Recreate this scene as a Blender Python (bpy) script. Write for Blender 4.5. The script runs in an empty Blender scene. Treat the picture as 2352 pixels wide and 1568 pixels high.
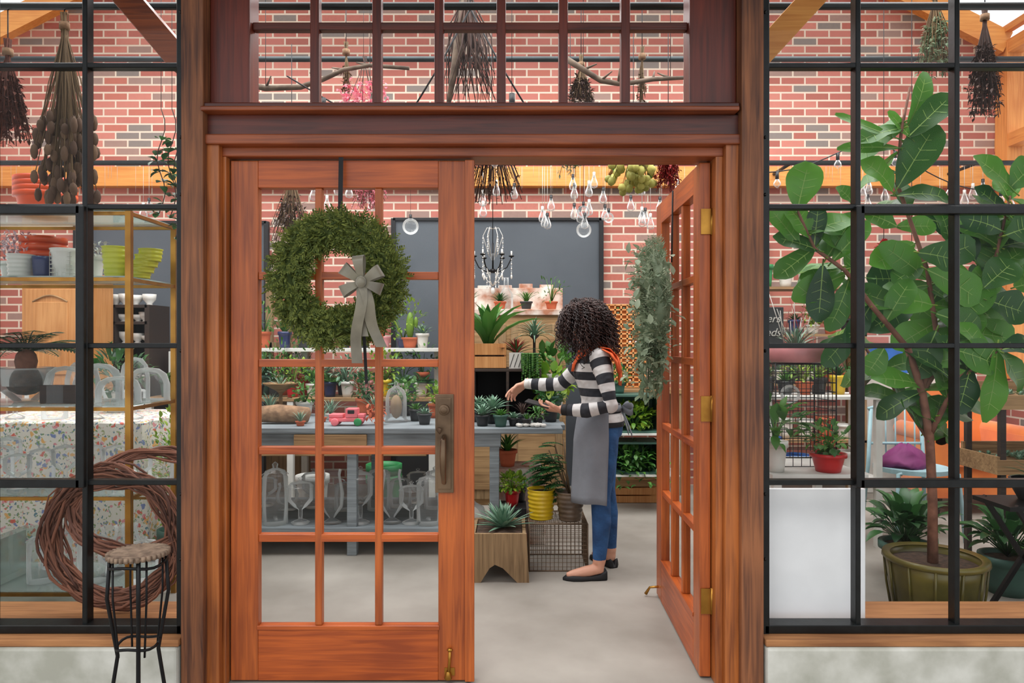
import bpy, math, random
from mathutils import Vector as V, Matrix
R=random.Random(7)
rnd=lambda a=0.,b=1.: R.uniform(a,b)
CY,CH,F=-2.75,1.336,1617.
def W(px,py,y):
    # photogrammetry: photo measurement + surveyed depth -> world metres
    s=(y-CY)/F
    return V(((px-1176)*s,y,CH-(py-784)*s))
def lin(c):
    o=[]
    for a in c[:3]:
        a/=255.
        o.append(a/12.92 if a<=.04045 else ((a+.055)/1.055)**2.4)
    return (*o,1.)
# ---------------------------------------------------------------- materials
def nt(name):
    m=bpy.data.materials.new(name); m.use_nodes=True
    n=m.node_tree.nodes; l=m.node_tree.links
    return m,n,l,n['Principled BSDF']
def mat(name,c,rough=.5,metal=0.,c2=None,scale=8.,st=(1,1,1),bump=0.,island=False,spec=.5,sheen=0.,coat=0.,trl=0.,bd=.01):
    m,n,l,p=nt(name)
    p.inputs['Roughness'].default_value=rough; p.inputs['Metallic'].default_value=metal
    p.inputs['Specular IOR Level'].default_value=spec
    if coat: p.inputs['Coat Weight'].default_value=coat
    if sheen: p.inputs['Sheen Weight'].default_value=sheen
    if c2 is None: c2=tuple(x*.86 for x in c)
    tc=n.new('ShaderNodeTexCoord'); mp=n.new('ShaderNodeMapping'); mp.inputs['Scale'].default_value=st
    l.new(tc.outputs['Object'],mp.inputs[0])
    tx=n.new('ShaderNodeTexNoise'); tx.inputs['Scale'].default_value=scale; tx.inputs['Detail'].default_value=5
    l.new(mp.outputs[0],tx.inputs['Vector'])
    rp=n.new('ShaderNodeValToRGB'); rp.color_ramp.elements[0].color=lin(c); rp.color_ramp.elements[1].color=lin(c2)
    if island:
        g=n.new('ShaderNodeNewGeometry'); l.new(g.outputs['Random Per Island'],rp.inputs[0])
    else:
        rp.color_ramp.elements[0].position=.35; rp.color_ramp.elements[1].position=.65
        l.new(tx.outputs[0],rp.inputs[0])
    l.new(rp.outputs[0],p.inputs['Base Color'])
    if bump:
        b=n.new('ShaderNodeBump'); b.inputs['Strength'].default_value=bump; b.inputs['Distance'].default_value=bd
        l.new(tx.outputs[0],b.inputs['Height']); l.new(b.outputs[0],p.inputs['Normal'])
    if trl:
        t=n.new('ShaderNodeBsdfTranslucent'); mx=n.new('ShaderNodeMixShader'); mx.inputs[0].default_value=trl
        l.new(rp.outputs[0],t.inputs[0]); l.new(p.outputs[0],mx.inputs[1]); l.new(t.outputs[0],mx.inputs[2])
        l.new(mx.outputs[0],n['Material Output'].inputs[0])
    return m
def glassmat(name,tint=(.97,.98,.98),edge=.5,white=0.,base=.0):
    m,n,l,p=nt(name); n.remove(p)
    t=n.new('ShaderNodeBsdfTransparent'); t.inputs[0].default_value=(*tint,1)
    g=n.new('ShaderNodeBsdfGlossy'); g.inputs['Roughness'].default_value=.03
    d=n.new('ShaderNodeBsdfDiffuse'); d.inputs[0].default_value=(.86,.9,.9,1)
    a=n.new('ShaderNodeMixShader'); a.inputs[0].default_value=white
    l.new(g.outputs[0],a.inputs[1]); l.new(d.outputs[0],a.inputs[2])
    w=n.new('ShaderNodeLayerWeight'); w.inputs[0].default_value=edge
    ma=n.new('ShaderNodeMath'); ma.operation='MULTIPLY_ADD'; ma.inputs[1].default_value=.8; ma.inputs[2].default_value=base; ma.use_clamp=True
    l.new(w.outputs['Fresnel'],ma.inputs[0])
    x=n.new('ShaderNodeMixShader'); l.new(ma.outputs[0],x.inputs[0]); l.new(t.outputs[0],x.inputs[1]); l.new(a.outputs[0],x.inputs[2])
    l.new(x.outputs[0],n['Material Output'].inputs[0])
    return m
def wood(name,c,c2,ax='z',rough=.4,coat=.12,grain=.25,sc=1.):
    st={'z':(28,28,1.3),'x':(1.3,28,28),'y':(28,1.3,28)}[ax]
    m,n,l,p=nt(name)
    p.inputs['Roughness'].default_value=rough; p.inputs['Coat Weight'].default_value=coat; p.inputs['Coat Roughness'].default_value=.3
    tc=n.new('ShaderNodeTexCoord'); mp=n.new('ShaderNodeMapping'); mp.inputs['Scale'].default_value=[s*sc for s in st]
    l.new(tc.outputs['Object'],mp.inputs[0])
    a=n.new('ShaderNodeTexNoise'); a.inputs['Scale'].default_value=2.2; a.inputs['Detail'].default_value=8; a.inputs['Distortion'].default_value=.8
    l.new(mp.outputs[0],a.inputs['Vector'])
    b=n.new('ShaderNodeTexNoise'); b.inputs['Scale'].default_value=2.5; l.new(tc.outputs['Object'],b.inputs['Vector'])
    mxv=n.new('ShaderNodeMath'); mxv.operation='MULTIPLY_ADD'; mxv.inputs[1].default_value=.55; mxv.inputs[2].default_value=.0
    l.new(a.outputs[0],mxv.inputs[0])
    ad=n.new('ShaderNodeMath'); ad.operation='MULTIPLY_ADD'; ad.inputs[1].default_value=.45; l.new(b.outputs[0],ad.inputs[0]); l.new(mxv.outputs[0],ad.inputs[2])
    rp=n.new('ShaderNodeValToRGB'); rp.color_ramp.elements[0].color=lin(c); rp.color_ramp.elements[1].color=lin(c2)
    rp.color_ramp.elements[0].position=.38; rp.color_ramp.elements[1].position=.64
    l.new(ad.outputs[0],rp.inputs[0]); l.new(rp.outputs[0],p.inputs['Base Color'])
    bp=n.new('ShaderNodeBump'); bp.inputs['Strength'].default_value=grain; bp.inputs['Distance'].default_value=.003
    l.new(a.outputs[0],bp.inputs['Height']); l.new(bp.outputs[0],p.inputs['Normal'])
    return m
def brickmat():
    m,n,l,p=nt('brick'); p.inputs['Roughness'].default_value=.85
    tc=n.new('ShaderNodeTexCoord'); sx=n.new('ShaderNodeSeparateXYZ'); cx=n.new('ShaderNodeCombineXYZ')
    l.new(tc.outputs['Object'],sx.inputs[0]); 
    ad=n.new('ShaderNodeMath'); l.new(sx.outputs[0],ad.inputs[0]); l.new(sx.outputs[1],ad.inputs[1])
    l.new(ad.outputs[0],cx.inputs[0]); l.new(sx.outputs[2],cx.inputs[1])
    b=n.new('ShaderNodeTexBrick'); b.inputs['Scale'].default_value=1; b.inputs['Brick Width'].default_value=.225; b.inputs['Row Height'].default_value=.073
    b.inputs['Mortar Size'].default_value=.0085; b.inputs['Mortar Smooth'].default_value=.2
    b.inputs['Color1'].default_value=(0,0,0,1); b.inputs['Color2'].default_value=(1,1,1,1); b.inputs['Mortar'].default_value=(0,0,0,1)
    l.new(cx.outputs[0],b.inputs['Vector'])
    rp=n.new('ShaderNodeValToRGB'); e=rp.color_ramp.elements; rp.color_ramp.interpolation='CONSTANT'
    e[0].color=lin((182,110,98)); e[1].color=lin((128,118,112)); e[1].position=.9
    for ps,c in((.15,(170,98,86)),(.35,(190,120,106)),(.55,(162,94,82)),(.7,(180,106,90)),(.8,(152,124,114))):
        q=e.new(ps); q.color=lin(c)
    l.new(b.outputs['Color'],rp.inputs[0])
    nz=n.new('ShaderNodeTexNoise'); nz.inputs['Scale'].default_value=35; nz.inputs['Detail'].default_value=4; l.new(tc.outputs['Object'],nz.inputs['Vector'])
    mv=n.new('ShaderNodeMix'); mv.data_type='RGBA'; mv.blend_type='OVERLAY'; mv.inputs[0].default_value=.15
    l.new(rp.outputs[0],mv.inputs[6]); l.new(nz.outputs[0],mv.inputs[7])
    mx=n.new('ShaderNodeMix'); mx.data_type='RGBA'; l.new(b.outputs['Fac'],mx.inputs[0]); l.new(mv.outputs[2],mx.inputs[6]); mx.inputs[7].default_value=lin((214,198,180))
    l.new(mx.outputs[2],p.inputs['Base Color'])
    bp=n.new('ShaderNodeBump'); bp.inputs['Distance'].default_value=.006; bp.inputs['Strength'].default_value=.5; bp.invert=True
    l.new(b.outputs['Fac'],bp.inputs['Height']); l.new(bp.outputs[0],p.inputs['Normal'])
    return m
def floral():
    m,n,l,p=nt('floral_cloth'); p.inputs['Roughness'].default_value=.8
    tc=n.new('ShaderNodeTexCoord'); nz=n.new('ShaderNodeTexNoise'); nz.inputs['Scale'].default_value=30; l.new(tc.outputs['Object'],nz.inputs['Vector'])
    mv=n.new('ShaderNodeMix'); mv.data_type='RGBA'; mv.inputs[0].default_value=.05; l.new(tc.outputs['Object'],mv.inputs[6]); l.new(nz.outputs['Color'],mv.inputs[7])
    prev=None
    for sc_,thr,cols in((30,.32,((214,110,96),(226,176,110),(126,140,184),(216,150,156))),(48,.28,((122,152,112),(144,164,116),(104,136,148),(164,172,130)))):
        vo=n.new('ShaderNodeTexVoronoi'); vo.inputs['Scale'].default_value=sc_; l.new(mv.outputs[2],vo.inputs['Vector'])
        r1=n.new('ShaderNodeValToRGB'); r1.color_ramp.interpolation='CONSTANT'; e=r1.color_ramp.elements
        e[0].color=lin(cols[0]); e[1].color=lin(cols[3]); e[1].position=.75
        for ps,c in((.25,cols[1]),(.5,cols[2])): q=e.new(ps); q.color=lin(c)
        sp=n.new('ShaderNodeSeparateColor'); l.new(vo.outputs['Color'],sp.inputs[0]); l.new(sp.outputs[0],r1.inputs[0])
        r2=n.new('ShaderNodeValToRGB'); r2.color_ramp.elements[0].position=thr; r2.color_ramp.elements[1].position=thr+.08
        l.new(vo.outputs['Distance'],r2.inputs[0])
        mx=n.new('ShaderNodeMix'); mx.data_type='RGBA'; l.new(r2.outputs[0],mx.inputs[0]); l.new(r1.outputs[0],mx.inputs[6])
        if prev: l.new(prev.outputs[2],mx.inputs[7])
        else: mx.inputs[7].default_value=lin((222,218,208))
        prev=mx
    l.new(prev.outputs[2],p.inputs['Base Color']); return m
def stripemat():
    m,n,l,p=nt('striped_jersey'); p.inputs['Roughness'].default_value=.9
    a=n.new('ShaderNodeAttribute'); a.attribute_name='sc'
    f=n.new('ShaderNodeMath'); f.operation='FRACT'; l.new(a.outputs['Fac'],f.inputs[0])
    g=n.new('ShaderNodeMath'); g.operation='GREATER_THAN'; g.inputs[1].default_value=.5; l.new(f.outputs[0],g.inputs[0])
    mx=n.new('ShaderNodeMix'); mx.data_type='RGBA'; l.new(g.outputs[0],mx.inputs[0]); mx.inputs[6].default_value=lin((44,46,52)); mx.inputs[7].default_value=lin((208,206,204))
    l.new(mx.outputs[2],p.inputs['Base Color'])
    tc=n.new('ShaderNodeTexCoord'); z=n.new('ShaderNodeTexNoise'); z.inputs['Scale'].default_value=12; l.new(tc.outputs['Object'],z.inputs['Vector'])
    b=n.new('ShaderNodeBump'); b.inputs['Strength'].default_value=.8; b.inputs['Distance'].default_value=.03; l.new(z.outputs[0],b.inputs['Height']); l.new(b.outputs[0],p.inputs['Normal'])
    return m
DV=wood('door_wood_v',(190,98,40),(134,62,26),'z'); DH=wood('door_wood_h',(196,96,36),(142,62,24),'x')
PV=wood('post_wood',(148,92,56),(74,42,28),'z',rough=.6,coat=.0,grain=.5)
CV=wood('casing_wood_v',(186,108,50),(122,64,30),'z'); CHm=wood('casing_wood_h',(162,82,38),(104,48,24),'x')
TV=wood('transom_wood_v',(112,42,24),(68,24,15),'z'); TH=wood('transom_wood_h',(100,40,24),(58,22,14),'x')
OR=wood('beam_wood_x',(226,158,80),(200,124,54),'x',rough=.6,coat=0); ORz=wood('beam_wood_z',(222,150,78),(190,112,48),'z',rough=.6,coat=0); ORy=wood('beam_wood_y',(222,150,78),(190,112,48),'y',rough=.6,coat=0)
RW=wood('rustic_wood',(172,138,96),(116,86,54),'x',rough=.8,coat=0); RWz=wood('rustic_wood_z',(158,130,94),(102,80,54),'z',rough=.8,coat=0)
SILL=wood('weathered_sill',(176,122,76),(128,82,48),'x',rough=.8,coat=0)
DKW=wood('dark_wood',(58,44,36),(34,26,22),'x',rough=.7,coat=0)
PINE=wood('pine',(206,150,92),(176,116,60),'z',rough=.6,coat=0)
BRK=brickmat()
STEEL=mat('black_steel',(20,24,25),.38,.3,c2=(11,13,14),bump=.1,scale=20)
PIPE=mat('pipe_steel',(52,60,62),.4,.6)
CONC=mat('concrete',(162,156,147),.75,c2=(134,128,119),scale=1.7,bump=.12)
CURB=mat('curb_concrete',(206,206,198),.85,c2=(164,164,152),scale=6,bump=.5)
GREY=mat('grey_door',(84,91,98),.6,c2=(76,83,90),scale=2)
BLACK=mat('black_matte',(24,24,27),.7); BLK=mat('black_iron',(22,22,24),.45,.5)
WHITE=mat('white_paint',(216,216,210),.6,c2=(202,202,196)); CER=mat('white_ceramic',(216,214,208),.25,c2=(204,202,194))
BOARD=mat('white_board',(240,242,244),.5,c2=(234,236,238))
DIST=mat('distressed_white',(222,216,206),.8,c2=(168,112,84),scale=9,bump=.3)
BRASS=mat('brass',(190,140,62),.3,.9,c2=(150,104,44)); BRONZE=mat('bronze',(128,106,84),.35,.8,c2=(92,74,58))
GLP=glassmat('pane_glass',(.985,.99,.99),edge=.04,base=.012); GLJ=glassmat('jar_glass',(.985,.99,.99),edge=.28,white=.75,base=.05); GLS=glassmat('shelf_glass',(.84,.93,.90),edge=.3,white=.3,base=.12)
TABLE=wood('table_paint',(138,148,152),(98,104,108),'x',rough=.8,coat=0)
LEAF=mat('leaf_green',(92,142,60),.45,c2=(44,92,40),island=True,trl=.25); LEAFD=mat('leaf_dark',(58,108,52),.4,c2=(28,66,36),island=True,trl=.2)
FIG=mat('fig_leaf',(92,156,46),.34,c2=(20,68,30),island=True,trl=.35); SUC=mat('succulent',(132,162,138),.55,c2=(82,124,100),island=True)
CED=mat('cedar',(128,138,62),.75,c2=(66,84,34),island=True,trl=.25); EUC=mat('eucalyptus',(166,178,150),.7,c2=(104,126,96),island=True,trl=.25)
YG=mat('leaf_yellowgreen',(150,176,56),.45,c2=(84,134,44),island=True,trl=.3)
REDL=mat('red_leaf',(176,40,44),.5,c2=(110,50,40),island=True); PINK=mat('pink_petal',(226,96,124),.6,c2=(240,170,180),island=True,trl=.3)
DRY=mat('dried_stem',(140,116,84),.85,c2=(92,72,50),island=True); TEAS=mat('teasel',(120,94,70),.9,c2=(76,56,44),island=True); RUST=mat('dried_rust',(120,70,54),.9,c2=(84,52,44),island=True)
VINE=mat('grapevine',(136,86,64),.8,c2=(80,48,38),island=True); TWIG=mat('twig',(90,66,56),.8,c2=(60,44,40),island=True); BARK=mat('bark',(120,104,88),.85,c2=(82,68,56),scale=18,bump=.4)
TRUNK=mat('fig_trunk',(140,96,76),.8,c2=(104,68,52),scale=20,bump=.3)
TER=mat('terracotta',(190,98,62),.8,c2=(172,84,52)); YEL=mat('yellow_glaze',(222,190,34),.3,c2=(200,164,24)); LIME=mat('lime_glaze',(196,202,60),.3,c2=(174,180,44))
BRN=mat('brown_glaze',(124,104,84),.35,c2=(86,72,58),scale=12); REDP=mat('red_glaze',(190,36,40),.3); NAVY=mat('navy_glaze',(42,52,96),.3); PNK=mat('pink_glaze',(220,146,150),.35); OLIVE=mat('olive_glaze',(112,102,44),.3,c2=(70,66,30),scale=5)
ORP=mat('orange_plastic',(236,84,28),.35); GRNP=mat('green_paint',(40,140,76),.5); TEAL=mat('teal_paint',(66,104,92),.6); DGR=mat('green_pot',(60,96,84),.5); BPOT=mat('black_pot',(40,42,44),.5)
SOIL=mat('soil',(84,64,50),.95,c2=(50,38,30),scale=40,bump=.6); RIB=mat('ribbon',(132,126,108),.35,c2=(100,94,80),sheen=.5); BURL=mat('burlap',(158,126,96),.95,c2=(120,94,72),scale=30,bump=.6)
WIRE=mat('wire',(120,100,80),.5,.6); SKIN=mat('skin',(214,160,134),.5,c2=(204,148,122)); HAIR=mat('hair',(70,44,38),.42,c2=(26,17,17),island=True)
JEAN=mat('denim',(44,88,138),.85,c2=(26,60,102),scale=9,bump=.9,bd=.03); APR=mat('apron_grey',(126,130,137),.9,c2=(114,118,125),scale=5,bump=.5,bd=.02); SCF=mat('orange_scarf',(236,110,56),.85,c2=(214,86,38),scale=14,bump=.5,bd=.02)
LIP=mat('lips',(176,88,84),.5); EYE=mat('eye_white',(232,228,222),.3); CHAIR=mat('orange_velvet',(222,122,34),.8,c2=(190,90,20),scale=4,sheen=.6)
FLOR=floral(); STR=stripemat(); PURP=mat('purple_cloth',(124,44,104),.7); BLUEP=mat('blue_paint',(44,110,196),.5); LBLUE=mat('pale_blue_paint',(168,206,214),.5); BUL=mat('bulb_socket',(40,40,42),.5)
BERRY=mat('dried_pod',(190,186,96),.6,c2=(150,150,70),island=True); LIL=mat('pale_flower',(222,200,206),.8,c2=(190,164,172),island=True)
# ---------------------------------------------------------------- mesh builder
UP=V((0,0,1))
class MB:
    def __init__(s): s.v=[];s.f=[];s.m=[];s.sm=[];s.mats=[];s.T=None
    def add(s,vs,fs,m,sm=False):
        o=len(s.v)
        if s.T: vs=[s.T@V(p) for p in vs]
        s.v+=[tuple(p) for p in vs]
        if m not in s.mats: s.mats.append(m)
        i=s.mats.index(m)
        for f in fs: s.f.append([a+o for a in f]); s.m.append(i); s.sm.append(sm)
    def box(s,a,b,m):
        x0,x1=sorted((a[0],b[0]));y0,y1=sorted((a[1],b[1]));z0,z1=sorted((a[2],b[2]))
        s.add([(x0,y0,z0),(x1,y0,z0),(x1,y1,z0),(x0,y1,z0),(x0,y0,z1),(x1,y0,z1),(x1,y1,z1),(x0,y1,z1)],
          [(3,2,1,0),(4,5,6,7),(0,1,5,4),(1,2,6,5),(2,3,7,6),(3,0,4,7)],m)
    def beam(s,p,q,w,h,m,up=UP):
        p=V(p);q=V(q);d=(q-p).normalized(); sd=d.cross(V(up)).normalized(); u=sd.cross(d)
        vs=[]
        for c in(p,q):
            for a,b in((-1,-1),(1,-1),(1,1),(-1,1)): vs.append(c+sd*a*w/2+u*b*h/2)
        s.add(vs,[(3,2,1,0),(4,5,6,7),(0,1,5,4),(1,2,6,5),(2,3,7,6),(3,0,4,7)],m)
    def loft(s,rings,m,cap=True,sm=True,close=True):
        n=len(rings[0]); vs=[p for r in rings for p in r]; fs=[]
        for i in range(len(rings)-1):
            for j in range(n if close else n-1):
                k=(j+1)%n; fs.append((i*n+j,i*n+k,(i+1)*n+k,(i+1)*n+j))
        if cap and close: fs.append(tuple(range(n))[::-1]); fs.append(tuple(range((len(rings)-1)*n,len(rings)*n)))
        s.add(vs,fs,m,sm)
    def tube(s,path,rad,m,n=6,sm=True,flat=1.):
        path=[V(p) for p in path]
        if not hasattr(rad,'__len__'): rad=[rad]*len(path)
        rings=[];u=None
        for i,p in enumerate(path):
            d=(path[min(i+1,len(path)-1)]-path[max(i-1,0)])
            if d.length<1e-9: d=V((0,0,1))
            d.normalize()
            if u is None:
                u=d.cross(V((0,1,0))) 
                if u.length<.2: u=d.cross(V((1,0,0)))
            u=(u-d*u.dot(d)).normalized(); w=d.cross(u)
            rings.append([p+(u*math.cos(t)+w*math.sin(t)*flat)*rad[i] for t in[2*math.pi*j/n for j in range(n)]])
        s.loft(rings,m,True,sm)
    def lathe(s,prof,c,m,n=20,sm=True,wob=0,k=0):
        c=V(c)
        s.loft([[c+V((r*(1+wob*math.cos(k*t))*math.cos(t),r*(1+wob*math.cos(k*t))*math.sin(t),z)) for t in[2*math.pi*j/n for j in range(n)]] for r,z in prof],m,False,sm)
    def ell(s,c,r,m,n=8,k=None):
        k=k or n//2+1; c=V(c)
        if not hasattr(r,'__len__'): r=(r,r,r)
        s.loft([[c+V((r[0]*math.sin(a)*math.cos(t),r[1]*math.sin(a)*math.sin(t),-r[2]*math.cos(a))) for t in[2*math.pi*j/n for j in range(n)]] for a in[max(.02,min(math.pi-.02,math.pi*i/k)) for i in range(k+1)]],m,True,True)
    def leaf(s,b,t,w,m,droop=0.,kind=0,n=5,nrm=None,fold=.15,wave=0.):
        b=V(b);t=V(t);d=t-b;L=d.length
        if L<1e-6: return
        up=V(nrm) if nrm is not None else UP
        sd=d.cross(up)
        if sd.length<1e-4*L: sd=d.cross(V((1,.2,0)))
        sd.normalize(); nn=sd.cross(d).normalized(); vs=[];fs=[]
        for i in range(n+1):
            u=i/n
            if kind==0: ww=math.sin(math.pi*(u*.92+.08))**.8
            elif kind==1: ww=(math.sin(math.pi*min(1,u*.97+.02))**.55)*(.5+.5*u)
            else: ww=(1-u)**.6
            ww=max(ww,.02)*w/2; p=b+d*u+nn*droop*L*4*u*(1-u)
            e=nn*(fold*ww*2); wv=nn*(wave*w*math.sin(u*11+L*40))
            vs+=[p-sd*ww+e+wv,p,p+sd*ww+e-wv]
            if i: k=3*i; fs+=[(k-3,k-2,k+1,k),(k-2,k-1,k+2,k+1)]
        s.add(vs,fs,m,True)
    def strip(s,pts,wd,w,m):
        wd=V(wd).normalized(); vs=[];fs=[]
        for i,p in enumerate(pts):
            p=V(p); ww=(w[i] if hasattr(w,'__len__') else w)/2; vs+=[p-wd*ww,p+wd*ww]
            if i: k=2*i; fs.append((k-2,k-1,k+1,k))
        s.add(vs,fs,m,True)
    def obj(s,name,bevel=0,seg=2,solid=0,parent=None,sub=0):
        me=bpy.data.meshes.new(name); me.from_pydata(s.v,[],s.f)
        for m in s.mats: me.materials.append(m)
        me.polygons.foreach_set('material_index',s.m); me.polygons.foreach_set('use_smooth',s.sm); me.update()
        o=bpy.data.objects.new(name,me); bpy.context.scene.collection.objects.link(o)
        if solid: q=o.modifiers.new('s','SOLIDIFY'); q.thickness=solid
        if bevel: q=o.modifiers.new('b','BEVEL'); q.width=bevel; q.segments=seg; q.limit_method='ANGLE'
        if parent: o.parent=parent
        return o
def rdir(zmin=-1,zmax=1):
    z=rnd(zmin,zmax); a=rnd(0,6.283); r=math.sqrt(max(0,1-z*z)); return V((r*math.cos(a),r*math.sin(a),z))
def rosette(m,c,n,L,w,mt,e0=.15,e1=1.45,droop=.1,kind=2,seg=5):
    c=V(c)
    for i in range(n):
        t=(i+.5)/n; az=i*2.4+rnd(-.2,.2); e=e1+(e0-e1)*t; l=L*(.6+.4*t)*rnd(.85,1.1)
        d=V((math.cos(az)*math.cos(e),math.sin(az)*math.cos(e),math.sin(e)))
        m.leaf(c+V((d.x,d.y,0))*.01,c+d*l,w,mt,droop,kind,seg,fold=.25)
def bush(m,c,r,n,L,w,mt,stem=None,kind=0,ns=8,seg=3):
    c=V(c)
    if not hasattr(r,'__len__'): r=(r,r,r)
    ctr=c+V((0,0,r[2]))
    if stem:
        for i in range(ns):
            d=rdir(-.1,1); m.tube([c,c+V((d.x*r[0]*.3,d.y*r[1]*.3,r[2]*.8)),ctr+V((d.x*r[0]*.8,d.y*r[1]*.8,d.z*r[2]*.8))],[.004,.003,.002],stem,4)
    for i in range(n):
        d=rdir(); q=rnd(.35,1)**.6; p=ctr+V((d.x*r[0],d.y*r[1],d.z*r[2]))*q
        dd=(d+rdir()*.7+V((0,0,.2))).normalized(); m.leaf(p,p+dd*L*rnd(.7,1.2),w*rnd(.8,1.2),mt,rnd(0,.2),kind,seg)
def frond(m,c,d,L,mt,droop=.35,n=16,ll=.06,w=.012):
    c=V(c);d=V(d).normalized(); pts=[]
    for i in range(n+1):
        u=i/n; pts.append(c+d*L*u+V((0,0,-droop*L*u*u)))
    m.tube(pts,[.003]*(n+1),mt,3)
    for i in range(2,n+1):
        t=(pts[i]-pts[i-1]).normalized(); sd=t.cross(UP).normalized(); k=ll*math.sin(math.pi*(i/n*.85+.12))
        for q in(-1,1): m.leaf(pts[i],pts[i]+(sd*q+t*.5).normalized()*k+V((0,0,-k*.15)),w,mt,0,0,2)
def pot(m,c,r,h,mt,taper=.72,ribs=0,rim=True,soil=True,n=24):
    pr=[(.001,0),(r*taper,0)]
    N=ribs*4 if ribs else 4
    for i in range(1,N+1):
        u=i/N; rr=r*(taper+(1-taper)*u); 
        if ribs: rr*=1+.04*math.cos(u*ribs*6.283)
        pr.append((rr,h*u))
    if rim and not ribs: pr[-1:]=[(r*.98,h*.8),(r*1.08,h*.8),(r*1.08,h)]
    pr+=[(r*.92,h),(r*.88,h*.88)]
    m.lathe(pr,c,mt,n)
    if soil: m.lathe([(.001,h*.9),(r*.9,h*.89)],c,SOIL,n)
def potted(name,c,r,h,pm,kind,size,lm,n=30,M=None,**k):
    m=M or MB(); c=V(c); pot(m,c,r,h,pm,ribs=k.get('ribs',0),taper=k.get('taper',.72)); t=c+V((0,0,h*.88)); w=k.get('w',.02)
    if kind=='rosette': rosette(m,t,n,size,w,lm,k.get('e0',.15),k.get('e1',1.45),k.get('droop',.1))
    elif kind=='bush': bush(m,t,(size,size,size*k.get('tall',.8)),n,k.get('L',.04),w,lm,stem=lm)
    elif kind=='grass': rosette(m,t,n,size,w,lm,.5,1.5,.12)
    elif kind=='fern':
        for i in range(n):
            d=rdir(.35,.95); frond(m,t,d,size*rnd(.7,1.1),lm)
    if M is None: return m.obj(name)
def lerp(a,b,t): return a+(b-a)*t
# ---------------------------------------------------------------- shell
XL,XR,YB=-4.95,4.5,3.8
m=MB(); m.box((XL-.2,-.02,-.1),(XR+.2,YB+.2,0),CONC); m.obj('floor')
m=MB(); m.box((-8,-8,-.12),(8,-.02,-.002),CONC); m.obj('ground_pavement')
m=MB()
AP=6.45; ze=4.05
m.add([(XL,YB,0),(XR,YB,0),(XR,YB,ze),((XL+XR)/2,YB,AP),(XL,YB,ze),(XL,YB+.15,0),(XR,YB+.15,0),(XR,YB+.15,ze),((XL+XR)/2,YB+.15,AP),(XL,YB+.15,ze)],
 [(0,1,2,3,4),(9,8,7,6,5),(0,5,6,1),(1,6,7,2),(2,7,8,3),(3,8,9,4),(4,9,5,0)],BRK); m.obj('wall_back')
for nm,x,sg in(('wall_left',XL,-1),('wall_right',XR,1)):
    m=MB(); m.box((x,0,0),(x+.15*sg,YB,1.0),BRK)
    for y in(.1,1.3,2.5,YB-.1): m.box((x-.02*sg,y-.08,1),(x+.14*sg,y+.08,ze),ORz)
    for z in(1.0,2.2,3.1,ze-.1): m.box((x-.01*sg,0,z),(x+.12*sg,YB,z+.12),ORy)
    m.add([(x+.05*sg,0,1),(x+.05*sg,YB,1),(x+.05*sg,YB,ze),(x+.05*sg,0,ze)],[(0,1,2,3)],GLP); m.obj(nm)
m=MB(); xm=(XL+XR)/2
for y in(.0,1.3,2.5,YB-.12):
    for x in(XL,XR): m.beam((x,y,ze),(xm,y,AP),.09,.2,OR)
for k in range(0,6):
    t=k/5
    for x in(XL,XR): m.beam((lerp(x,xm,t),-.1,lerp(ze,AP,t)+.12),(lerp(x,xm,t),YB+.1,lerp(ze,AP,t)+.12),.06,.06,ORy)
for x in(XL,XR): m.add([(x,0,ze+.16),(xm,0,AP+.16),(xm,YB,AP+.16),(x,YB,ze+.16)],[(0,1,2,3)],GLP)
m.obj('ceiling')
m=MB(); m.box((XL,YB-.1,2.76),(XR,YB-.002,2.94),OR); m.obj('trim_1',.004)
m=MB()
zp=W(0,374,3.3).z
m.tube([(XL,3.3,zp),(XR,3.3,zp)],.022,PIPE,10)
for x in(-4,-2,0.9,2.4,4): m.tube([(x,3.3,zp),(x,YB-.1,zp)],.015,PIPE,8)
m.obj('wall_pipe_rail')
m=MB(); zf=2.845; m.tube([(XL,.42,zf),(XR,.42,zf)],.017,PIPE,10)
for x in(-3.6,-1.2,.92,3.5): m.tube([(x,.42,zf),(x,.09,zf)],.012,PIPE,8); m.tube([(x-.01,.42,zf),(x+.01,.42,zf)],.028,PIPE,10)
m.obj('front_pipe_rail')
m=MB()
for y in(1.2,2.1):
    m.tube([(XL,y,3.28),(XR,y,3.28)],.02,PIPE,8)
m.obj('ceiling_pipe_rail')
for i,(a,b,t) in enumerate(((180,615,515),(905,1380,508))):
    p=W(a,t,YB);q=W(b,t,YB); m=MB(); m.box((p.x,YB-.03,0),(q.x,YB-.004,p.z),GREY)
    for x in(p.x,q.x): m.box((x-.02,YB-.05,0),(x+.02,YB-.005,p.z+.02),BLACK)
    m.box((p.x,YB-.05,p.z),(q.x,YB-.005,p.z+.025),BLACK); m.obj('door_%d'%(i+3))
# ---------------------------------------------------------------- front facade
TOP=3.0
m=MB()
m.box((-1.252,-.09,0),(-1.168,.12,TOP),PV); m.box((.868,-.09,0),(.952,.12,TOP),PV); m.obj('door_frame_posts',.004)
m=MB()
for a,b in((-1.172,-1.122),(.818,.872)): m.box((a,-.055,0),(b,.1,2.12),CV)
for a,b in((-1.124,-1.108),(.79,.820)): m.box((a,-.02,0),(b,.12,2.09),CV)
m.box((-1.172,-.07,2.088),(.872,.1,2.127),CHm); m.box((-1.124,-.025,2.052),(.82,.11,2.09),CHm)
m.box((-1.172,-.05,2.125),(.872,.1,2.208),TH); m.box((-1.175,-.10,2.206),(.858,.1,2.224),CHm); m.box((-1.172,-.08,2.222),(.865,.1,2.244),TH)
m.obj('trim_2',.005)
m=MB()
m.box((-1.167,-.03,2.244),(-1.013,.07,TOP),TV); m.box((.686,-.03,2.244),(.867,.07,TOP),TV)
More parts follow.
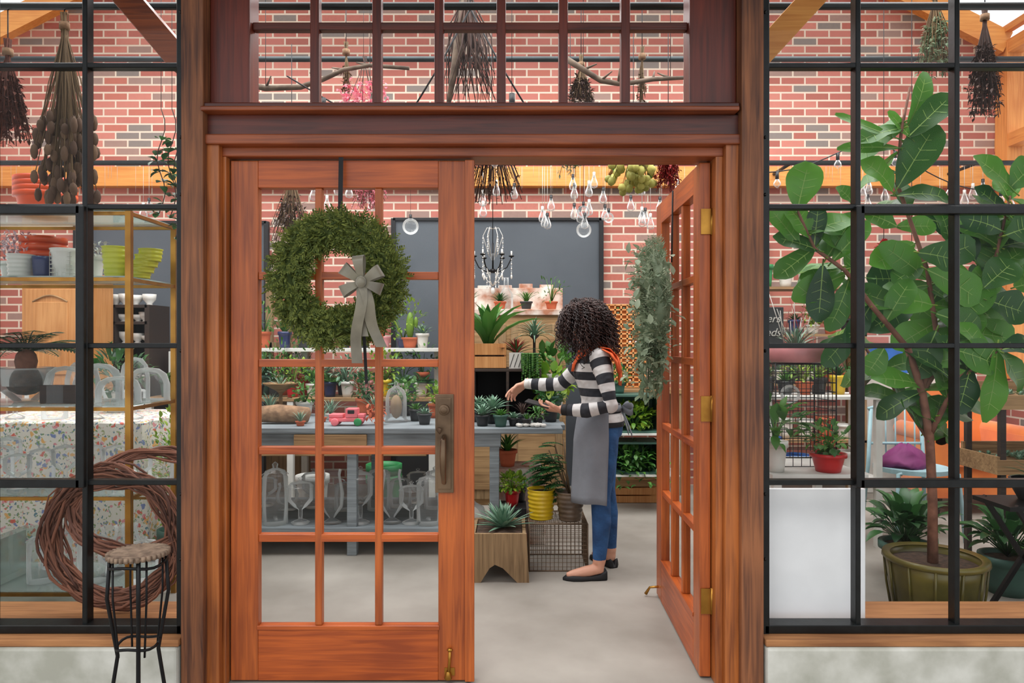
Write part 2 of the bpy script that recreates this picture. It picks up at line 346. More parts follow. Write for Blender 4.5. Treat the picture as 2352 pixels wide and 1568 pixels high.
m.box((-1.03,-.01,2.93),(.70,.06,TOP),TH)
for k in range(1,7):
    x=-1.013+k*.2427; m.box((x-.018,-.005,2.244),(x+.018,.035,2.94),TV)
for z in(2.567,2.89): m.box((-1.013,-.003,z-.015),(.686,.033,z+.015),TH)
m.box((-1.013,-.01,2.244),(.686,.05,2.256),TH)
m.add([(-1.013,.012,2.244),(.686,.012,2.244),(.686,.012,2.94),(-1.013,.012,2.94)],[(0,1,2,3)],GLP); m.obj('window_3',.004)
m=MB(); m.box((XL,-.12,TOP),(XR,.12,TOP+.3),PV)
m.obj('trim_3')
m=MB(); m.add([(XL,0,TOP+.3),(XR,0,TOP+.3),(XR,0,ze),(xm,0,AP),(XL,0,ze)],[(0,1,2,3,4)],GLP)
for x in(-3.6,-1.2,.9,3.2): m.box((x-.05,-.05,TOP+.3),(x+.05,.05,4.4),ORz)
m.obj('window_4')
def steelwin(name,x0,x1,xs,sash):
    m=MB(); zs=[.79,1.32,1.858,2.405,2.93]
    m.box((x0-.018,-.045,.2),(x0+.018,.03,TOP),STEEL); m.box((x1-.018,-.045,.2),(x1+.018,.03,TOP),STEEL)
    m.box((x0,-.045,.213),(x1,.03,.245),STEEL); m.box((x0,-.045,TOP-.03),(x1,.03,TOP),STEEL)
    for x in xs: m.box((x-.010,-.03,.22),(x+.010,.015,TOP-.01),STEEL); 
    for z in zs: m.box((x0,-.027,z-.010),(x1,.013,z+.010),STEEL)
    for a,b,c,d in sash:
        w=.016
        m.box((a-w,-.05,c-w),(a+w,-.01,d+w),STEEL); m.box((b-w,-.05,c-w),(b+w,-.01,d+w),STEEL)
        m.box((a,-.05,c-w),(b,-.01,c+w),STEEL); m.box((a,-.05,d-w),(b,-.01,d+w),STEEL)
    e=x1 if abs(x1)<abs(x0) else x0
    for z in(.5,.75,1.3,1.9,2.12,2.6): m.ell((e,-.047,z),.007,STEEL,6)
    m.add([(x0,-.005,.22),(x1,-.005,.22),(x1,-.005,TOP),(x0,-.005,TOP)],[(0,1,2,3)],GLP)
    m.obj(name,.003,1)
x0=-1.652
steelwin('window_1',XL+.02,-1.272,[x0-.366*k for k in range(9)],[(-2.40,-1.66,.79,1.842),(-3.87,-3.12,.79,1.842)])
x1=(1963-1176)/588
steelwin('window_2',.972,XR-.02,[x1+.383*k for k in range(9)],[(x1,x1+.766,.79,1.842),(x1+1.53,x1+2.29,.79,1.842)])
for nm,a,b,c,d in(('left',XL,-1.168,XL,-1.256),('right',.892,XR,.957,XR)):
    m=MB(); m.box((c,-.1,.186),(d,.3,.212),SILL); m.obj('trim_%d'%(5 if nm=='left' else 6),.004)
    m=MB(); m.box((a if nm=='left' else .958,-.11,0),(b if nm=='right' else -1.258,.28,.185),CURB); m.obj('wall_front_'+nm,.01)
m=MB(); m.beam(W(425,150,.2),W(262,-40,.2),.1,.1,CHm); m.beam(W(1725,150,.2),W(1900,-40,.2),.1,.1,OR); m.obj('knee_braces',.004)
m=MB(); m.box((-5.2,-1.3,3.12),(5.2,-.13,3.18),DKW)  # unseen overhang, added to shade the upper part of the facade
for x in(-4.6,-2.3,0,2.3,4.6): m.box((x-.05,-1.3,3.0),(x+.05,-.13,3.12),DKW)
m.obj('unseen_shade_roof')
# ---------------------------------------------------------------- doors
def door(name,w,plate):
    e=bpy.data.objects.new(name,None); bpy.context.scene.collection.objects.link(e)
    m=MB(); t=.022; H=2.045; zb,zt=.221,1.938; xa,xb=.112,w-.13
    m.box((.004,-t,.008),(xa,t,H),DV); m.box((xb,-t,.008),(w,t,H),DV)
    m.obj('stiles',.004,parent=e)
    m=MB(); m.box((xa,-t,.008),(xb,t,zb-.0),DH); m.box((xa,-t,zt),(xb,t,H),DH)
    m.box((xa-.004,-t-.004,.206),(xb+.004,-t+.001,.224),DH)
    r=(zt-zb)/5
    for k in range(1,5): m.box((xa,-.017,zb+k*r-.015),(xb,.017,zb+k*r+.015),DH)
    m.obj('rails',.004,parent=e)
    m=MB(); cw=(xb-xa)/3
    for k in(1,2): m.box((xa+k*cw-.014,-.018,zb),(xa+k*cw+.014,.018,zt),DV)
    m.obj('muntins',.004,parent=e)
    m=MB(); m.add([(xa,0,zb),(xb,0,zb),(xb,0,zt),(xa,0,zt)],[(0,1,2,3)],GLP); m.obj('glass',parent=e)
    if plate:
        m=MB(); m.box((w-.025,-t-.012,.008),(w+.012,-t+.002,H),DV); m.obj('astragal',.003,parent=e)
        m=MB(); px=w-.105
        m.box((px-.036,-t-.008,.745),(px+.036,-t,1.13),BRONZE); m.box((px-.026,-t-.014,.76),(px+.026,-t-.006,1.115),BRONZE)
        m.tube([(px,-t-.012,1.07),(px,-t-.03,1.07)],.021,BRONZE,16); m.tube([(px,-t-.03,1.07),(px,-t-.034,1.07)],.013,BRONZE,12)
        m.tube([(px,-t-.01,.965),(px,-t-.03,.967),(px,-t-.058,.955),(px,-t-.066,.90),(px,-t-.062,.84),(px,-t-.035,.79),(px,-t-.01,.785)],[.008,.009,.011,.013,.012,.009,.008],BRONZE,10)
        m.tube([(px-.03,-t-.012,.995),(px-.012,-t-.05,.99)],[.006,.012],BRONZE,8,flat=.5)
        m.obj('handle_set',.003,parent=e)
        m=MB(); m.tube([(px+.015,-t-.012,.02),(px+.02,-t-.012,.09),(px+.022,-t-.014,.14)],[.006,.006,.006],BRASS,8)
        m.ell((px+.022,-t-.015,.135),(.012,.01,.008),BRASS); m.lathe([(.014,.0),(.016,.005),(.006,.03)],(px+.015,-t-.012,.02),BRASS,12); m.box((px,-t-.004,.03),(px+.04,-t,.06),BRASS)
        m.obj('foot_bolt',parent=e)
    else:
        m=MB()
        for z in(.31,1.07,1.81):
            m.box((-.004,-.018,z-.05),(.006,.02,z+.05),BRASS); m.tube([(0,.026,z-.052),(0,.026,z+.052)],.007,BRASS,8)
            m.box((-.002,-.002,z-.05),(.001,.03,z+.05),BRASS)
        m.obj('hinges',parent=e)
        m=MB(); m.tube([(w-.05,-t,.06),(w-.03,-t-.04,.05),(w-.02,-t-.06,.012)],[.006,.006,.009],BRASS,8); m.obj('kick_stop',parent=e)
    return e
d1=door('door_1',.948,True); d1.location=(-1.107,.03,0)
d2=door('door_2',.93,False)
a=math.radians(1.2)
d2.matrix_world=Matrix(((math.sin(a),math.cos(a),0,.765),(math.cos(a),-math.sin(a),0,.035),(0,0,1,0),(0,0,0,1)))
def wreath(name,c,R0,r,mt,n,ax='y',L=.04,lw=.008):
    m=MB(); c=V(c)
    f=(lambda v:V((v.y,-v.x,v.z))) if ax=='x' else (lambda v:v)
    g=lambda pp:c+f(pp-c)
    for i in range(n):
        t=rnd(0,6.283); ph=rnd(0,6.283); q=r*rnd(.3,1)
        rr=R0+q*math.cos(ph); off=q*math.sin(ph)*.7
        rad=V((math.cos(t),0,math.sin(t))); tan=V((-math.sin(t),0,math.cos(t))); out=V((0,-1,0))
        if off<0: off*=.4
        p=c+rad*rr+out*off; d=(rad*math.cos(ph)*.9+out*abs(math.sin(ph))*.5+tan*rnd(-.2,1.3)+rdir()*.6).normalized()
        sd=d.cross(rdir()).normalized()
        for k in range(7):
            u=(k//2)/3.; s2=1 if k%2 else -1
            b=p+d*L*u; e=b+(d*.9+sd*s2*.8).normalized()*L*(.7-.35*u)
            m.leaf(g(b),g(e),lw,mt,0,0,2,nrm=f(out))
    t=[c+V((R0*math.cos(a),0,R0*math.sin(a))) for a in[6.283*i/24 for i in range(25)]]
    m.tube([g(q) for q in t],r*.4,mt,8)
    return m
wc=V((-.672,-.03,1.576))
m=wreath('x',wc,.192,.068,CED,2300,L=.036,lw=.0065)
m.strip([(-.663,-.02,2.05),(-.663,-.035,1.8),(-.663,-.02,1.70)],(1,0,0),.018,BLACK)
bc=V((-.555,-.135,1.555))
for ang,l,wd in((2.5,.09,.05),(.55,.085,.05),(1.7,.1,.045),(3.6,.085,.045),(-.35,.08,.045)):
    d=V((math.cos(ang),0,math.sin(ang))); s_=V((-d.z,0,d.x)); pts=[bc+d*l*math.sin(u)*1.0+V((0,-.028*math.sin(2*u)-.012,0)) for u in[math.pi*i/14 for i in range(15)]]
    m.strip(pts,s_,[wd*(.35+.65*abs(math.sin(math.pi*i/14))) for i in range(15)],RIB)
m.ell(bc+V((0,-.03,0)),(.02,.015,.022),RIB)
for dx,l,w_ in((-.02,.30,.042),(.045,.24,.042),(.0,.2,.03)):
    m.strip([bc+V((dx*u*1.4+.008*math.sin(u*7),-.02+.03*u-.01*math.sin(u*6),-l*u)) for u in[i/12 for i in range(13)]],(1,.5*dx*10,0),w_,RIB)
m.strip([bc+V((-.002,-.01,-.05)),bc+V((.0,.04,-.25)),bc+V((.0,.07,-.38))],(1,0,0),.012,BLACK)
m.obj('cedar_wreath_with_bow')
wc2=V((.655,.49,1.53)); m=wreath('x',wc2,.19,.085,EUC,900,'x')
for i in range(260):
    t=rnd(0,6.283); p=wc2+V((rnd(-.12,.05),math.cos(t)*.2+rnd(-.05,.05),math.sin(t)*.22+rnd(-.18,.1)-.04)); d=rdir(-1,.2); m.leaf(p,p+d*.05,.035,EUC,.05,1,3)
for i in range(32):
    y=wc2.y+rnd(-.1,.1); x=wc2.x+rnd(-.07,.03); z=1.36; L_=rnd(.1,.32)
    m.tube([(x,y,z),(x+rnd(-.02,.02),y,z-L_)],.002,EUC,3)
    for k in range(9): p=V((x,y,z-L_*k/9)); m.leaf(p,p+rdir(-1,.1)*.045,.03,EUC,.05,1,3)
m.tube([(.735,.49,1.70),(.74,.49,2.03)],.004,BLACK,4)
m.obj('eucalyptus_wreath')
# ---------------------------------------------------------------- worktable
m=MB(); tx0,tx1,ty0,ty1,tz=-2.06,.33,1.6,2.5,.8
for k in range(5): a=lerp(ty0,ty1,k/5); m.box((tx0,a+.002,tz-.035),(tx1+rnd(-.02,.02),a+.178,tz),TABLE)
m.box((tx0+.05,ty0+.03,tz-.12),(tx1-.4,ty0+.06,tz-.035),TABLE); m.box((tx0+.05,ty1-.06,tz-.12),(tx1-.1,ty1-.03,tz-.035),TABLE)
for x in(tx0+.08,-1.0,-.11):
    for y in(ty0+.07,ty1-.07): m.box((x-.03,y-.03,0),(x+.03,y+.03,tz-.035),TABLE)
m.box((tx0+.03,ty0+.02,.145),(-.42,ty1-.02,.18),TABLE)
m.box((-1.35,ty0+.0,tz-.11),(-.9,ty0+.03,tz-.04),RW)
m.obj('worktable',.004)
def jar(c,r,h,kind,M=None):
    m=M or MB()
    if kind==0: pr=[(.001,0),(r*.7,.0),(r*.75,.01),(r*.18,.03),(r*.16,h*.3),(r*.6,h*.38),(r,h*.5),(r,h*.78),(r*1.05,h*.8)]; ld=[(r*1.05,h*.8),(r*.8,h*.87),(r*.2,h*.91),(r*.08,h*.94),(r*.2,h*.97),(.001,h)]
    elif kind==1: pr=[(.001,0),(r,.0),(r,h*.75),(r*.85,h*.8)]; ld=[(r*.9,h*.8),(r*.8,h*.85),(r*.2,h*.9),(r*.25,h*.96),(.001,h)]
    else: pr=[(.001,0),(r*.8,0),(r*.2,.03),(r*.9,h*.3),(r,h*.55),(r*.7,h*.9),(r*.8,h)]; ld=None
    m.lathe(pr,c,GLJ,20)
    if ld: m.lathe(ld,c,GLJ,20)
    m.lathe([(r*1.02,h*.785),(r*1.06,h*.795),(r*1.02,h*.805)],c,GLJ,20)
    if M is None: m.obj('apothecary_jar')
JM=MB()
for px,top,k,y in((632,1060,1,1.72),(690,1095,0,1.72),(762,1080,2,1.74),(828,1070,0,1.72),(900,1080,2,1.75),(945,1105,0,1.72),(985,1080,1,1.72),(660,1110,2,2.1),(795,1100,1,2.1),(870,1065,1,2.1),(1000,1070,1,2.15),(920,1090,1,2.2),(720,1075,0,2.15),(610,1090,0,2.2),(960,1075,0,2.3),(830,1100,2,2.3),(560,1080,1,1.8),(510,1090,0,1.8),(450,1080,2,1.8)):
    p=W(px,top,y); jar((p.x,y,.181),.078,p.z-.18,k,JM)
JM.obj('apothecary_jars_under_table')
def tp(px,y): return V(((px-1176)*(y-CY)/F,y,tz+.001))
m=MB(); p=tp(655,1.85)
m.tube([p+V((-.17,0,.055)),p+V((-.16,0,.06)),p+V((-.05,0,.065)),p+V((.06,0,.06)),p+V((.15,0,.055)),p+V((.16,0,.05))],[.02,.052,.06,.056,.05,.02],BURL,12); m.obj('burlap_roll')
m=MB(); p=tp(798,1.75)
TP=mat('pink_toy_paint',(238,120,128),.4)
m.box(p+V((-.11,-.04,.025)),p+V((.11,.04,.05)),TP); m.box(p+V((-.005,-.04,.05)),p+V((.07,.04,.11)),TP); m.box(p+V((-.11,-.04,.05)),p+V((-.02,.04,.075)),TP); m.box(p+V((.07,-.035,.05)),p+V((.115,.035,.075)),TP)
m.box(p+V((.008,-.042,.075)),p+V((.055,.042,.102)),BLACK)
for x in(-.07,.075):
    for y in(-.044,.044): m.tube([p+V((x,y-.01,.025)),p+V((x,y+.01,.025))],.025,GRNP if y<0 and x>0 else TP,14)
m.obj('toy_truck',.006)
TM=MB()
for px,y,nm,kd,pm,lm,r,h,sz,n,w in(
 (620,2.2,'s','grass',TER,SUC,.05,.06,.18,26,.012),(760,2.1,'s','grass',CER,SUC,.04,.04,.15,30,.01),(860,2.2,'s','grass',TER,SUC,.05,.05,.16,26,.012),
 (700,2.35,'s','bush',CER,LEAF,.06,.1,.11,90,.03),(975,1.8,'s','rosette',BPOT,SUC,.045,.07,.07,22,.02),(955,2.0,'s','rosette',BPOT,LEAF,.045,.08,.08,24,.02),(1000,2.2,'s','bush',TER,YG,.05,.1,.09,90,.025),
 (1108,1.72,'s','rosette',BPOT,SUC,.045,.07,.12,30,.026),(1132,1.85,'s','rosette',BPOT,SUC,.05,.09,.16,38,.03),(1150,1.68,'s','rosette',DGR,LEAF,.045,.075,.075,26,.024),(1100,1.95,'s','rosette',BPOT,SUC,.05,.09,.14,34,.028),
 (1200,1.9,'s','grass',BPOT,TWIG,.04,.06,.12,34,.006),(1235,1.75,'s','bush',BPOT,LEAF,.035,.05,.05,50,.015),(1265,1.95,'s','bush',BPOT,LEAFD,.05,.09,.1,90,.03),(840,2.4,'s','bush',TER,LEAFD,.07,.12,.13,110,.03),(930,2.35,'s','bush',BPOT,LEAF,.06,.1,.12,110,.03),
 (1180,1.72,'s','rosette',BPOT,SUC,.035,.05,.07,24,.02),(1210,1.68,'s','grass',BPOT,LEAF,.03,.05,.06,24,.008),(690,1.72,'s','grass',TER,SUC,.03,.03,.10,26,.008),(740,1.95,'s','grass',TER,SUC,.03,.03,.14,30,.008),(560,2.0,'s','bush',CER,LEAF,.06,.1,.12,90,.03),(480,1.9,'s','bush',TER,LEAFD,.07,.12,.14,90,.03)):
    potted(nm,tp(px,y),r,h,pm,kd,sz,lm,n,M=TM,w=w)
TM.obj('potted_succulents_on_table')
m=MB(); m.lathe([(.075,0),(.08,.01),(.07,.02),(.07,.16),(.055,.21),(.02,.235),(.01,.25),(.014,.262),(.001,.27)],tp(910,1.95),GLJ,22); m.ell(tp(910,1.95)+V((0,0,.1)),(.04,.04,.08),DRY,10); m.obj('glass_cloche')
m=MB(); p=tp(862,1.78)
for i in range(60): q=p+V((rnd(-.05,.05),rnd(-.04,.04),rnd(.01,.12))); m.leaf(q,q+rdir()*.04,.02,TER,.1,0,3)
m.obj('dried_leaf_bundle')
m=MB(); p=tp(645,2.3); m.lathe([(.03,0),(.035,.01),(.012,.03),(.012,.16),(.03,.18),(.12,.23),(.125,.24),(.1,.22)],p,RW,20); rosette(m,p+V((0,0,.2)),22,.15,.012,SUC,.2,1.4); m.obj('pedestal_bowl_planter')
m=MB()
for i in range(18): p=tp(rnd(1190,1250),rnd(1.63,1.7)); m.ell(p+V((0,0,.012)),(.02,.016,.012),CER,7)
m.obj('white_pebbles')
m=MB(); a=V((-.27,2.05,tz)); b=V((.20,2.42,1.15))
m.box(a,(b.x,b.y,tz+.02),DKW); m.box((a.x,a.y,1.13),b,DKW); m.box((a.x,2.40,tz+.02),(b.x,b.y,1.13),BLACK)
for x in(a.x,-.04,b.x-.02): m.box((x,a.y,tz+.02),(x+.02,2.40,1.13),DKW)
m.obj('display_box',.003)
m=MB()
for z in(1.15,1.24):
    m.box((-.27,2.08,z+.004),(-.04,2.095,z+.082),PINE); m.box((-.27,2.30,z+.004),(-.04,2.315,z+.082),PINE)
m.box((-.27,2.095,1.154),(-.255,2.3,1.32),PINE); m.box((-.055,2.095,1.154),(-.04,2.3,1.32),PINE); m.box((-.255,2.095,1.165),(-.055,2.3,1.29),SOIL)
rosette(m,(-.17,2.2,1.28),22,.46,.075,LEAF,.45,1.5,.14,kind=0); m.obj('crate_with_bromeliad',.002)
m=MB(); p=V((.03,2.15,1.15)); m.box(p+V((-.05,-.05,0)),p+V((.05,.05,.11)),CER); 
for x in(-.03,0,.03): m.beam(p+V((x-.015,-.052,.01)),p+V((x+.015,-.052,.1)),.003,.004,BLACK)
rosette(m,p+V((0,0,.1)),34,.17,.022,REDL,.2,1.5,.1); rosette(m,p+V((0,0,.1)),14,.2,.02,LEAFD,.1,1.0,.1); m.obj('potted_red_bromeliad')
m=MB(); p=V((.16,2.3,1.15)); m.lathe([(.06,0),(.05,.015),(.01,.03),(.01,.2),(.04,.23),(.001,.235)],p,DKW,14); rosette(m,p+V((0,0,.22)),60,.22,.014,SUC,-.3,1.5,.15); m.obj('air_plant_stand')
m=MB(); p=V((.13,2.12,1.15)); pot(m,p,.05,.09,CER)
for i in range(30):
    x=p+V((rnd(-.05,.05),rnd(-.06,.0),.1)); L_=rnd(.08,.24); 
    q=x+V((rnd(-.03,.03),-.03,0))
    for k in range(12): m.ell(q+V((0,-.01,-L_*k/12)),.009,LEAF,5)
m.obj('trailing_succulent')
potted('potted_peperomia',(.28,2.15,tz),.07,.16,TEAL,'bush',.13,YG,60,L=.09,w=.055); 
potted('potted_peperomia',(.31,2.35,tz),.07,.30,CER,'bush',.14,LEAF,70,L=.1,w=.06)
m=MB(); m.box((-.5,3.0,0),(.44,3.4,1.55),RW); m.box((-.5,2.98,1.55),(.44,3.42,1.60),DIST); m.box((-.5,3.36,1.6),(.44,3.4,1.80),DIST)
for a,b in((-.47,-.05),(-.01,.41)):
    for z in(.05,.8): m.box((a,2.985,z),(b,3.0,z+.68),RWz); m.box((a+.06,2.975,z+.08),(b-.06,2.988,z+.6),RW)
for i in range(5): m.box((-.48+.18*i,3.38,1.78),(-.36+.18*i,3.4,1.80+rnd(.0,.04)),DIST)
m.obj('distressed_cupboard',.005)
CM=MB()
for x,kd,pm,lm in((-.35,'grass',CER,SUC),(-.1,'rosette',TER,LEAFD),(.12,'grass',BPOT,LEAF),(.33,'bush',TER,LEAF)): potted('potted_plant',(x,3.15,1.601),.05,.07,pm,kd,.14,lm,40,M=CM,w=.014)
CM.obj('potted_plants_on_cupboard')
m=MB(); m.lathe([(.001,0),(.05,0),(.06,.02),(.06,.14),(.02,.2),(.02,.28),(.025,.285)],(-.05,3.3,1.601),GLJ,16); m.obj('glass_bottle')
m=MB()
m.box((-3.0,2.95,.85),(-.6,3.4,.88),RW); m.box((-2.4,3.15,1.25),(-.6,3.5,1.28),WHITE); m.box((-2.9,3.0,.4),(-.7,3.35,.42),RW)
for x in(-2.95,-1.8,-.65):
    for y in(2.98,3.37): m.box((x-.025,y-.025,0),(x+.025,y+.025,.85 if y<3.2 else 1.25),WHITE)
m.box((-.63,3.44,.88),(-.6,3.48,1.25),WHITE); m.obj('plant_bench',.003)
pots=[TER,CER,BPOT,TEAL,YEL,REDP,NAVY,PNK,TER,CER,BPOT]; lms=[LEAF,LEAFD,YG,SUC,LEAF]
PM=MB()
def rowplants(M,x0,dx,n,y,z,h0,h1,s0,s1,kinds):
    for i in range(n):
        k=R.choice(kinds); potted('',(x0+i*dx,y+rnd(-.03,.03),z),.055,rnd(h0,h1),R.choice(pots),k,rnd(s0,s1),R.choice(lms),{'bush':90,'rosette':26,'grass':36,'fern':14}[k],M=M,w=.022)
rowplants(PM,-2.85,.15,15,3.05,.88,.08,.14,.13,.22,['bush','rosette','grass','fern']); rowplants(PM,-2.8,.17,13,3.25,.88,.1,.2,.15,.25,['bush','grass','fern'])
rowplants(PM,-2.3,.17,10,3.33,1.28,.08,.15,.14,.24,['bush','rosette','grass','bush'])
PM.obj('potted_plants_on_bench')
m=MB()
for x,pm in((-2.5,REDP),(-2.2,CER),(-1.9,GRNP),(-1.6,WHITE),(-1.3,CER),(-1.0,GRNP)): pot(m,(x,3.15,.42),.09,.2,pm,taper=.8,soil=False)
m.obj('stacked_empty_pots')
m=MB(); pot(m,(-1.0,2.75,0),.13,.3,GRNP,soil=False,taper=.8); pot(m,(-1.0,2.75,.06),.13,.32,GRNP,soil=False,taper=.8); pot(m,(-1.55,2.72,0),.12,.3,WHITE,soil=False,taper=.85); m.obj('green_and_white_buckets')
m=MB(); p=W(938,640,3.2)
m.ell((p.x,3.3,1.47),(.035,.035,.12),YG,12); m.ell((p.x+.05,3.3,1.5),(.018,.018,.05),YG,10); pot(m,(p.x,3.3,1.281),.07,.09,TER); m.obj('potted_cactus')
m=MB(); a=W(620,640,3.55); b=W(705,830,3.55)
for x in(a.x,(a.x+b.x)/2,b.x): m.box((x-.03,3.52,.9),(x+.03,3.57,a.z),RWz)
for z in(.95,1.3,a.z): m.box((a.x,3.52,z-.03),(b.x,3.57,z+.03),RWz)
m.box((a.x-.02,3.51,.0),(b.x+.02,3.6,.9),RWz); m.obj('salvaged_window_frame',.003)
m=MB(); a=W(1385,700,3.6); b=W(1482,888,3.6); TR=mat('tray_wood',(224,160,100),.7,c2=(204,136,76)); m.box((a.x,3.625,b.z),(b.x,3.645,a.z),TR)
for i in range(8): x=lerp(a.x,b.x,i/7); m.box((x-.007,3.595,b.z),(x+.007,3.64,a.z),TR)
for i in range(18): z=lerp(b.z,a.z,i/17); m.box((a.x,3.595,z-.007),(b.x,3.64,z+.007),TR)
for i in range(60):
    c=(lerp(a.x,b.x,(R.randrange(7)+.5)/7),3.61,lerp(b.z,a.z,(R.randrange(17)+.3)/17)); m.ell(c,(.014,.012,.012),R.choice([SUC,CER,LEAF,TER,NAVY]),6)
m.obj('printer_tray'); zs=b.z
m=MB(); m.box((.7,3.35,zs-.045),(1.5,3.75,zs-.012),RW)
for x in(.73,1.47):
    for y in(3.38,3.72): m.box((x-.02,y-.02,0),(x+.02,y+.02,zs-.045),RWz)
m.obj('back_shelf_table')
m=MB()
for z in(.62,.3): m.box((.72,2.7,z-.012),(1.3,3.05,z),WHITE)
for x in(.73,1.29):
    for y in(2.72,3.04): m.tube([(x,y,0),(x,y,.62)],.012,WHITE,8)
m.obj('wire_plant_shelf')
def crate(x0,x1,y0,y1,z0,z1,mt,ns=3):
    m=MB(); h=(z1-z0)/ns; t=.012
    for k in range(ns):
        a=z0+k*h+.004; b=z0+(k+1)*h-.006
        m.box((x0,y0,a),(x1,y0+t,b),mt); m.box((x0,y1-t,a),(x1,y1,b),mt); m.box((x0,y0+t,a),(x0+t,y1-t,b),mt); m.box((x1-t,y0+t,a),(x1,y1-t,b),mt)
    m.box((x0+t,y0+t,z0),(x1-t,y1-t,z0+.015),mt); return m
for z0,z1 in((.621,.92),(.301,.55)):
    m=MB(); 
    m.box((.78,2.74,z0),(1.16,3.02,z0+.015),TEAL); m.box((.78,2.74,z1-.015),(1.16,3.02,z1),TEAL); m.box((.78,3.0,z0),(1.16,3.02,z1),TEAL); m.box((.78,2.74,z0),(.795,3.02,z1),TEAL); m.box((1.145,2.74,z0),(1.16,3.02,z1),TEAL)
    bush(m,(.97,2.84,z0+.02),(.16,.12,.1),220,.06,.03,YG if z0>.5 else LEAF,stem=LEAF)
    if z0<.5: 
        for i in range(70): q=V((rnd(.8,1.25),rnd(2.68,2.73),rnd(.2,.5))); m.leaf(q,q+rdir(-1,0)*.05,.03,LEAF,.1)
    m.obj('green_crate_planter',.002)
potted('potted_herb',(.86,2.9,.921),.05,.09,TEAL,'bush',.09,LEAF,80,w=.02)
crate(.86,1.28,3.07,3.33,0,.13,PINE,2).obj('wooden_crate',.002)
m=crate(.86,1.24,3.08,3.32,.131,.26,RW,2)
for i in range(25): m.ell((rnd(.9,1.18),rnd(3.12,3.26),.24),.025,CER,7)
m.obj('wooden_crate',.002)
# ---------------------------------------------------------------- floor group by the woman
m=MB(); m.box((-.2,1.18,.255),(.055,1.48,.262),SOIL)
for y in(1.15,1.485):
    x0_,x1_=-.235,.09
    pr=[(x0_+.01,.27),(x0_-.005,0),(x0_+.06,0),(x0_+.11,.08),(-.095,.10),(-.05,.08),(x1_-.06,0),(x1_+.005,0),(x1_-.01,.27)]
    n_=len(pr); m.add([(a_,y,b_) for a_,b_ in pr]+[(a_,y+.022,b_) for a_,b_ in pr],[tuple(range(n_)),tuple(range(n_,2*n_))[::-1]]+[(i,(i+1)%n_,(i+1)%n_+n_,i+n_) for i in range(n_)],RWz)
m.box((-.225,1.17,.07),(-.205,1.49,.268),RWz); m.box((.058,1.17,.07),(.078,1.49,.268),RWz)
rosette(m,(-.05,1.32,.262),50,.22,.035,SUC,.1,1.4,.02); m.obj('wooden_planter_with_agave',.003)
def cage(m,x0,x1,y0,y1,z0,z1,st,r,mt,top=True):
    nx=max(1,round((x1-x0)/st));ny=max(1,round((y1-y0)/st));nz=max(1,round((z1-z0)/st))
    def b(p,q): m.tube([p,q],r,mt,4,sm=False)
    for i in range(nx+1):
        x=lerp(x0,x1,i/nx)
        for y in(y0,y1): b((x,y,z0),(x,y,z1))
        if top: b((x,y0,z1),(x,y1,z1))
    for j in range(ny+1):
        y=lerp(y0,y1,j/ny)
        for x in(x0,x1): b((x,y,z0),(x,y,z1))
        if top: b((x0,y,z1),(x1,y,z1))
    for k in range(nz+1):
        z=lerp(z0,z1,k/nz)
        for y in(y0,y1): b((x0,y,z),(x1,y,z))
        for x in(x0,x1): b((x,y0,z),(x,y1,z))
m=MB(); cage(m,.10,.44,1.34,1.66,.003,.275,.025,.0016,WIRE)
for x in(.1,.44):
    for y in(1.34,1.66): m.tube([(x,y,.0),(x,y,.278)],.004,WIRE,6)
for z in(.004,.275):
    m.tube([(.1,1.34,z),(.44,1.34,z),(.44,1.66,z),(.1,1.66,z),(.1,1.34,z)],.004,WIRE,6)
m.obj('wire_crate')
m=MB(); pot(m,(.175,1.47,.28),.082,.175,YEL,taper=.85,ribs=7,n=28); m.obj('yellow_pot')
m=MB(); pot(m,(.345,1.43,.28),.088,.17,BRN,taper=.72,ribs=6,n=28)
for k in range(6):
    a=k*1.1; top=V((.27+.05*math.cos(a),1.48+.04*math.sin(a),.58+.035*k)); m.tube([(.345,1.43,.42),(.315+.02*math.cos(a),1.45+.02*math.sin(a),.52),top],.004,DRY,4)
    for i in range(10):
        az=rnd(1.6,4.7); frond(m,top-V((0,0,rnd(0,.2))),(math.cos(az)*1.0,math.sin(az)*.5,rnd(.0,.6)),rnd(.10,.19),LEAFD,.4,10,.045,.013)
m.obj('potted_fern_palm')
m=MB(); m.box((-.1,1.62,.0),(.09,1.84,.30),BLACK); m.obj('black_pedestal_box',.004)
potted('potted_jade',(.0,1.7,.301),.05,.1,REDP,'bush',.1,YG,200,L=.035,w=.02,tall=.55)
m=MB(); pot(m,(.055,1.8,.301),.035,.09,BPOT); m.obj('small_black_pot')
m=MB(); m.box((-.12,1.88,0),(.22,2.2,.40),DIST); m.box((-.1,1.87,.40),(.2,2.18,.50),DIST); m.obj('stacked_boxes',.006)
potted('potted_aloe',(-.03,1.98,.501),.062,.11,TER,'rosette',.19,LEAF,18,w=.03,e0=.3)
m=MB(); m.lathe([(.10,0),(.11,.01),(.10,.04),(.10,.2),(.08,.27),(.03,.3),(.014,.32),(.001,.34)],(-.26,1.78,.0),GLJ,22); m.obj('floor_glass_cloche')
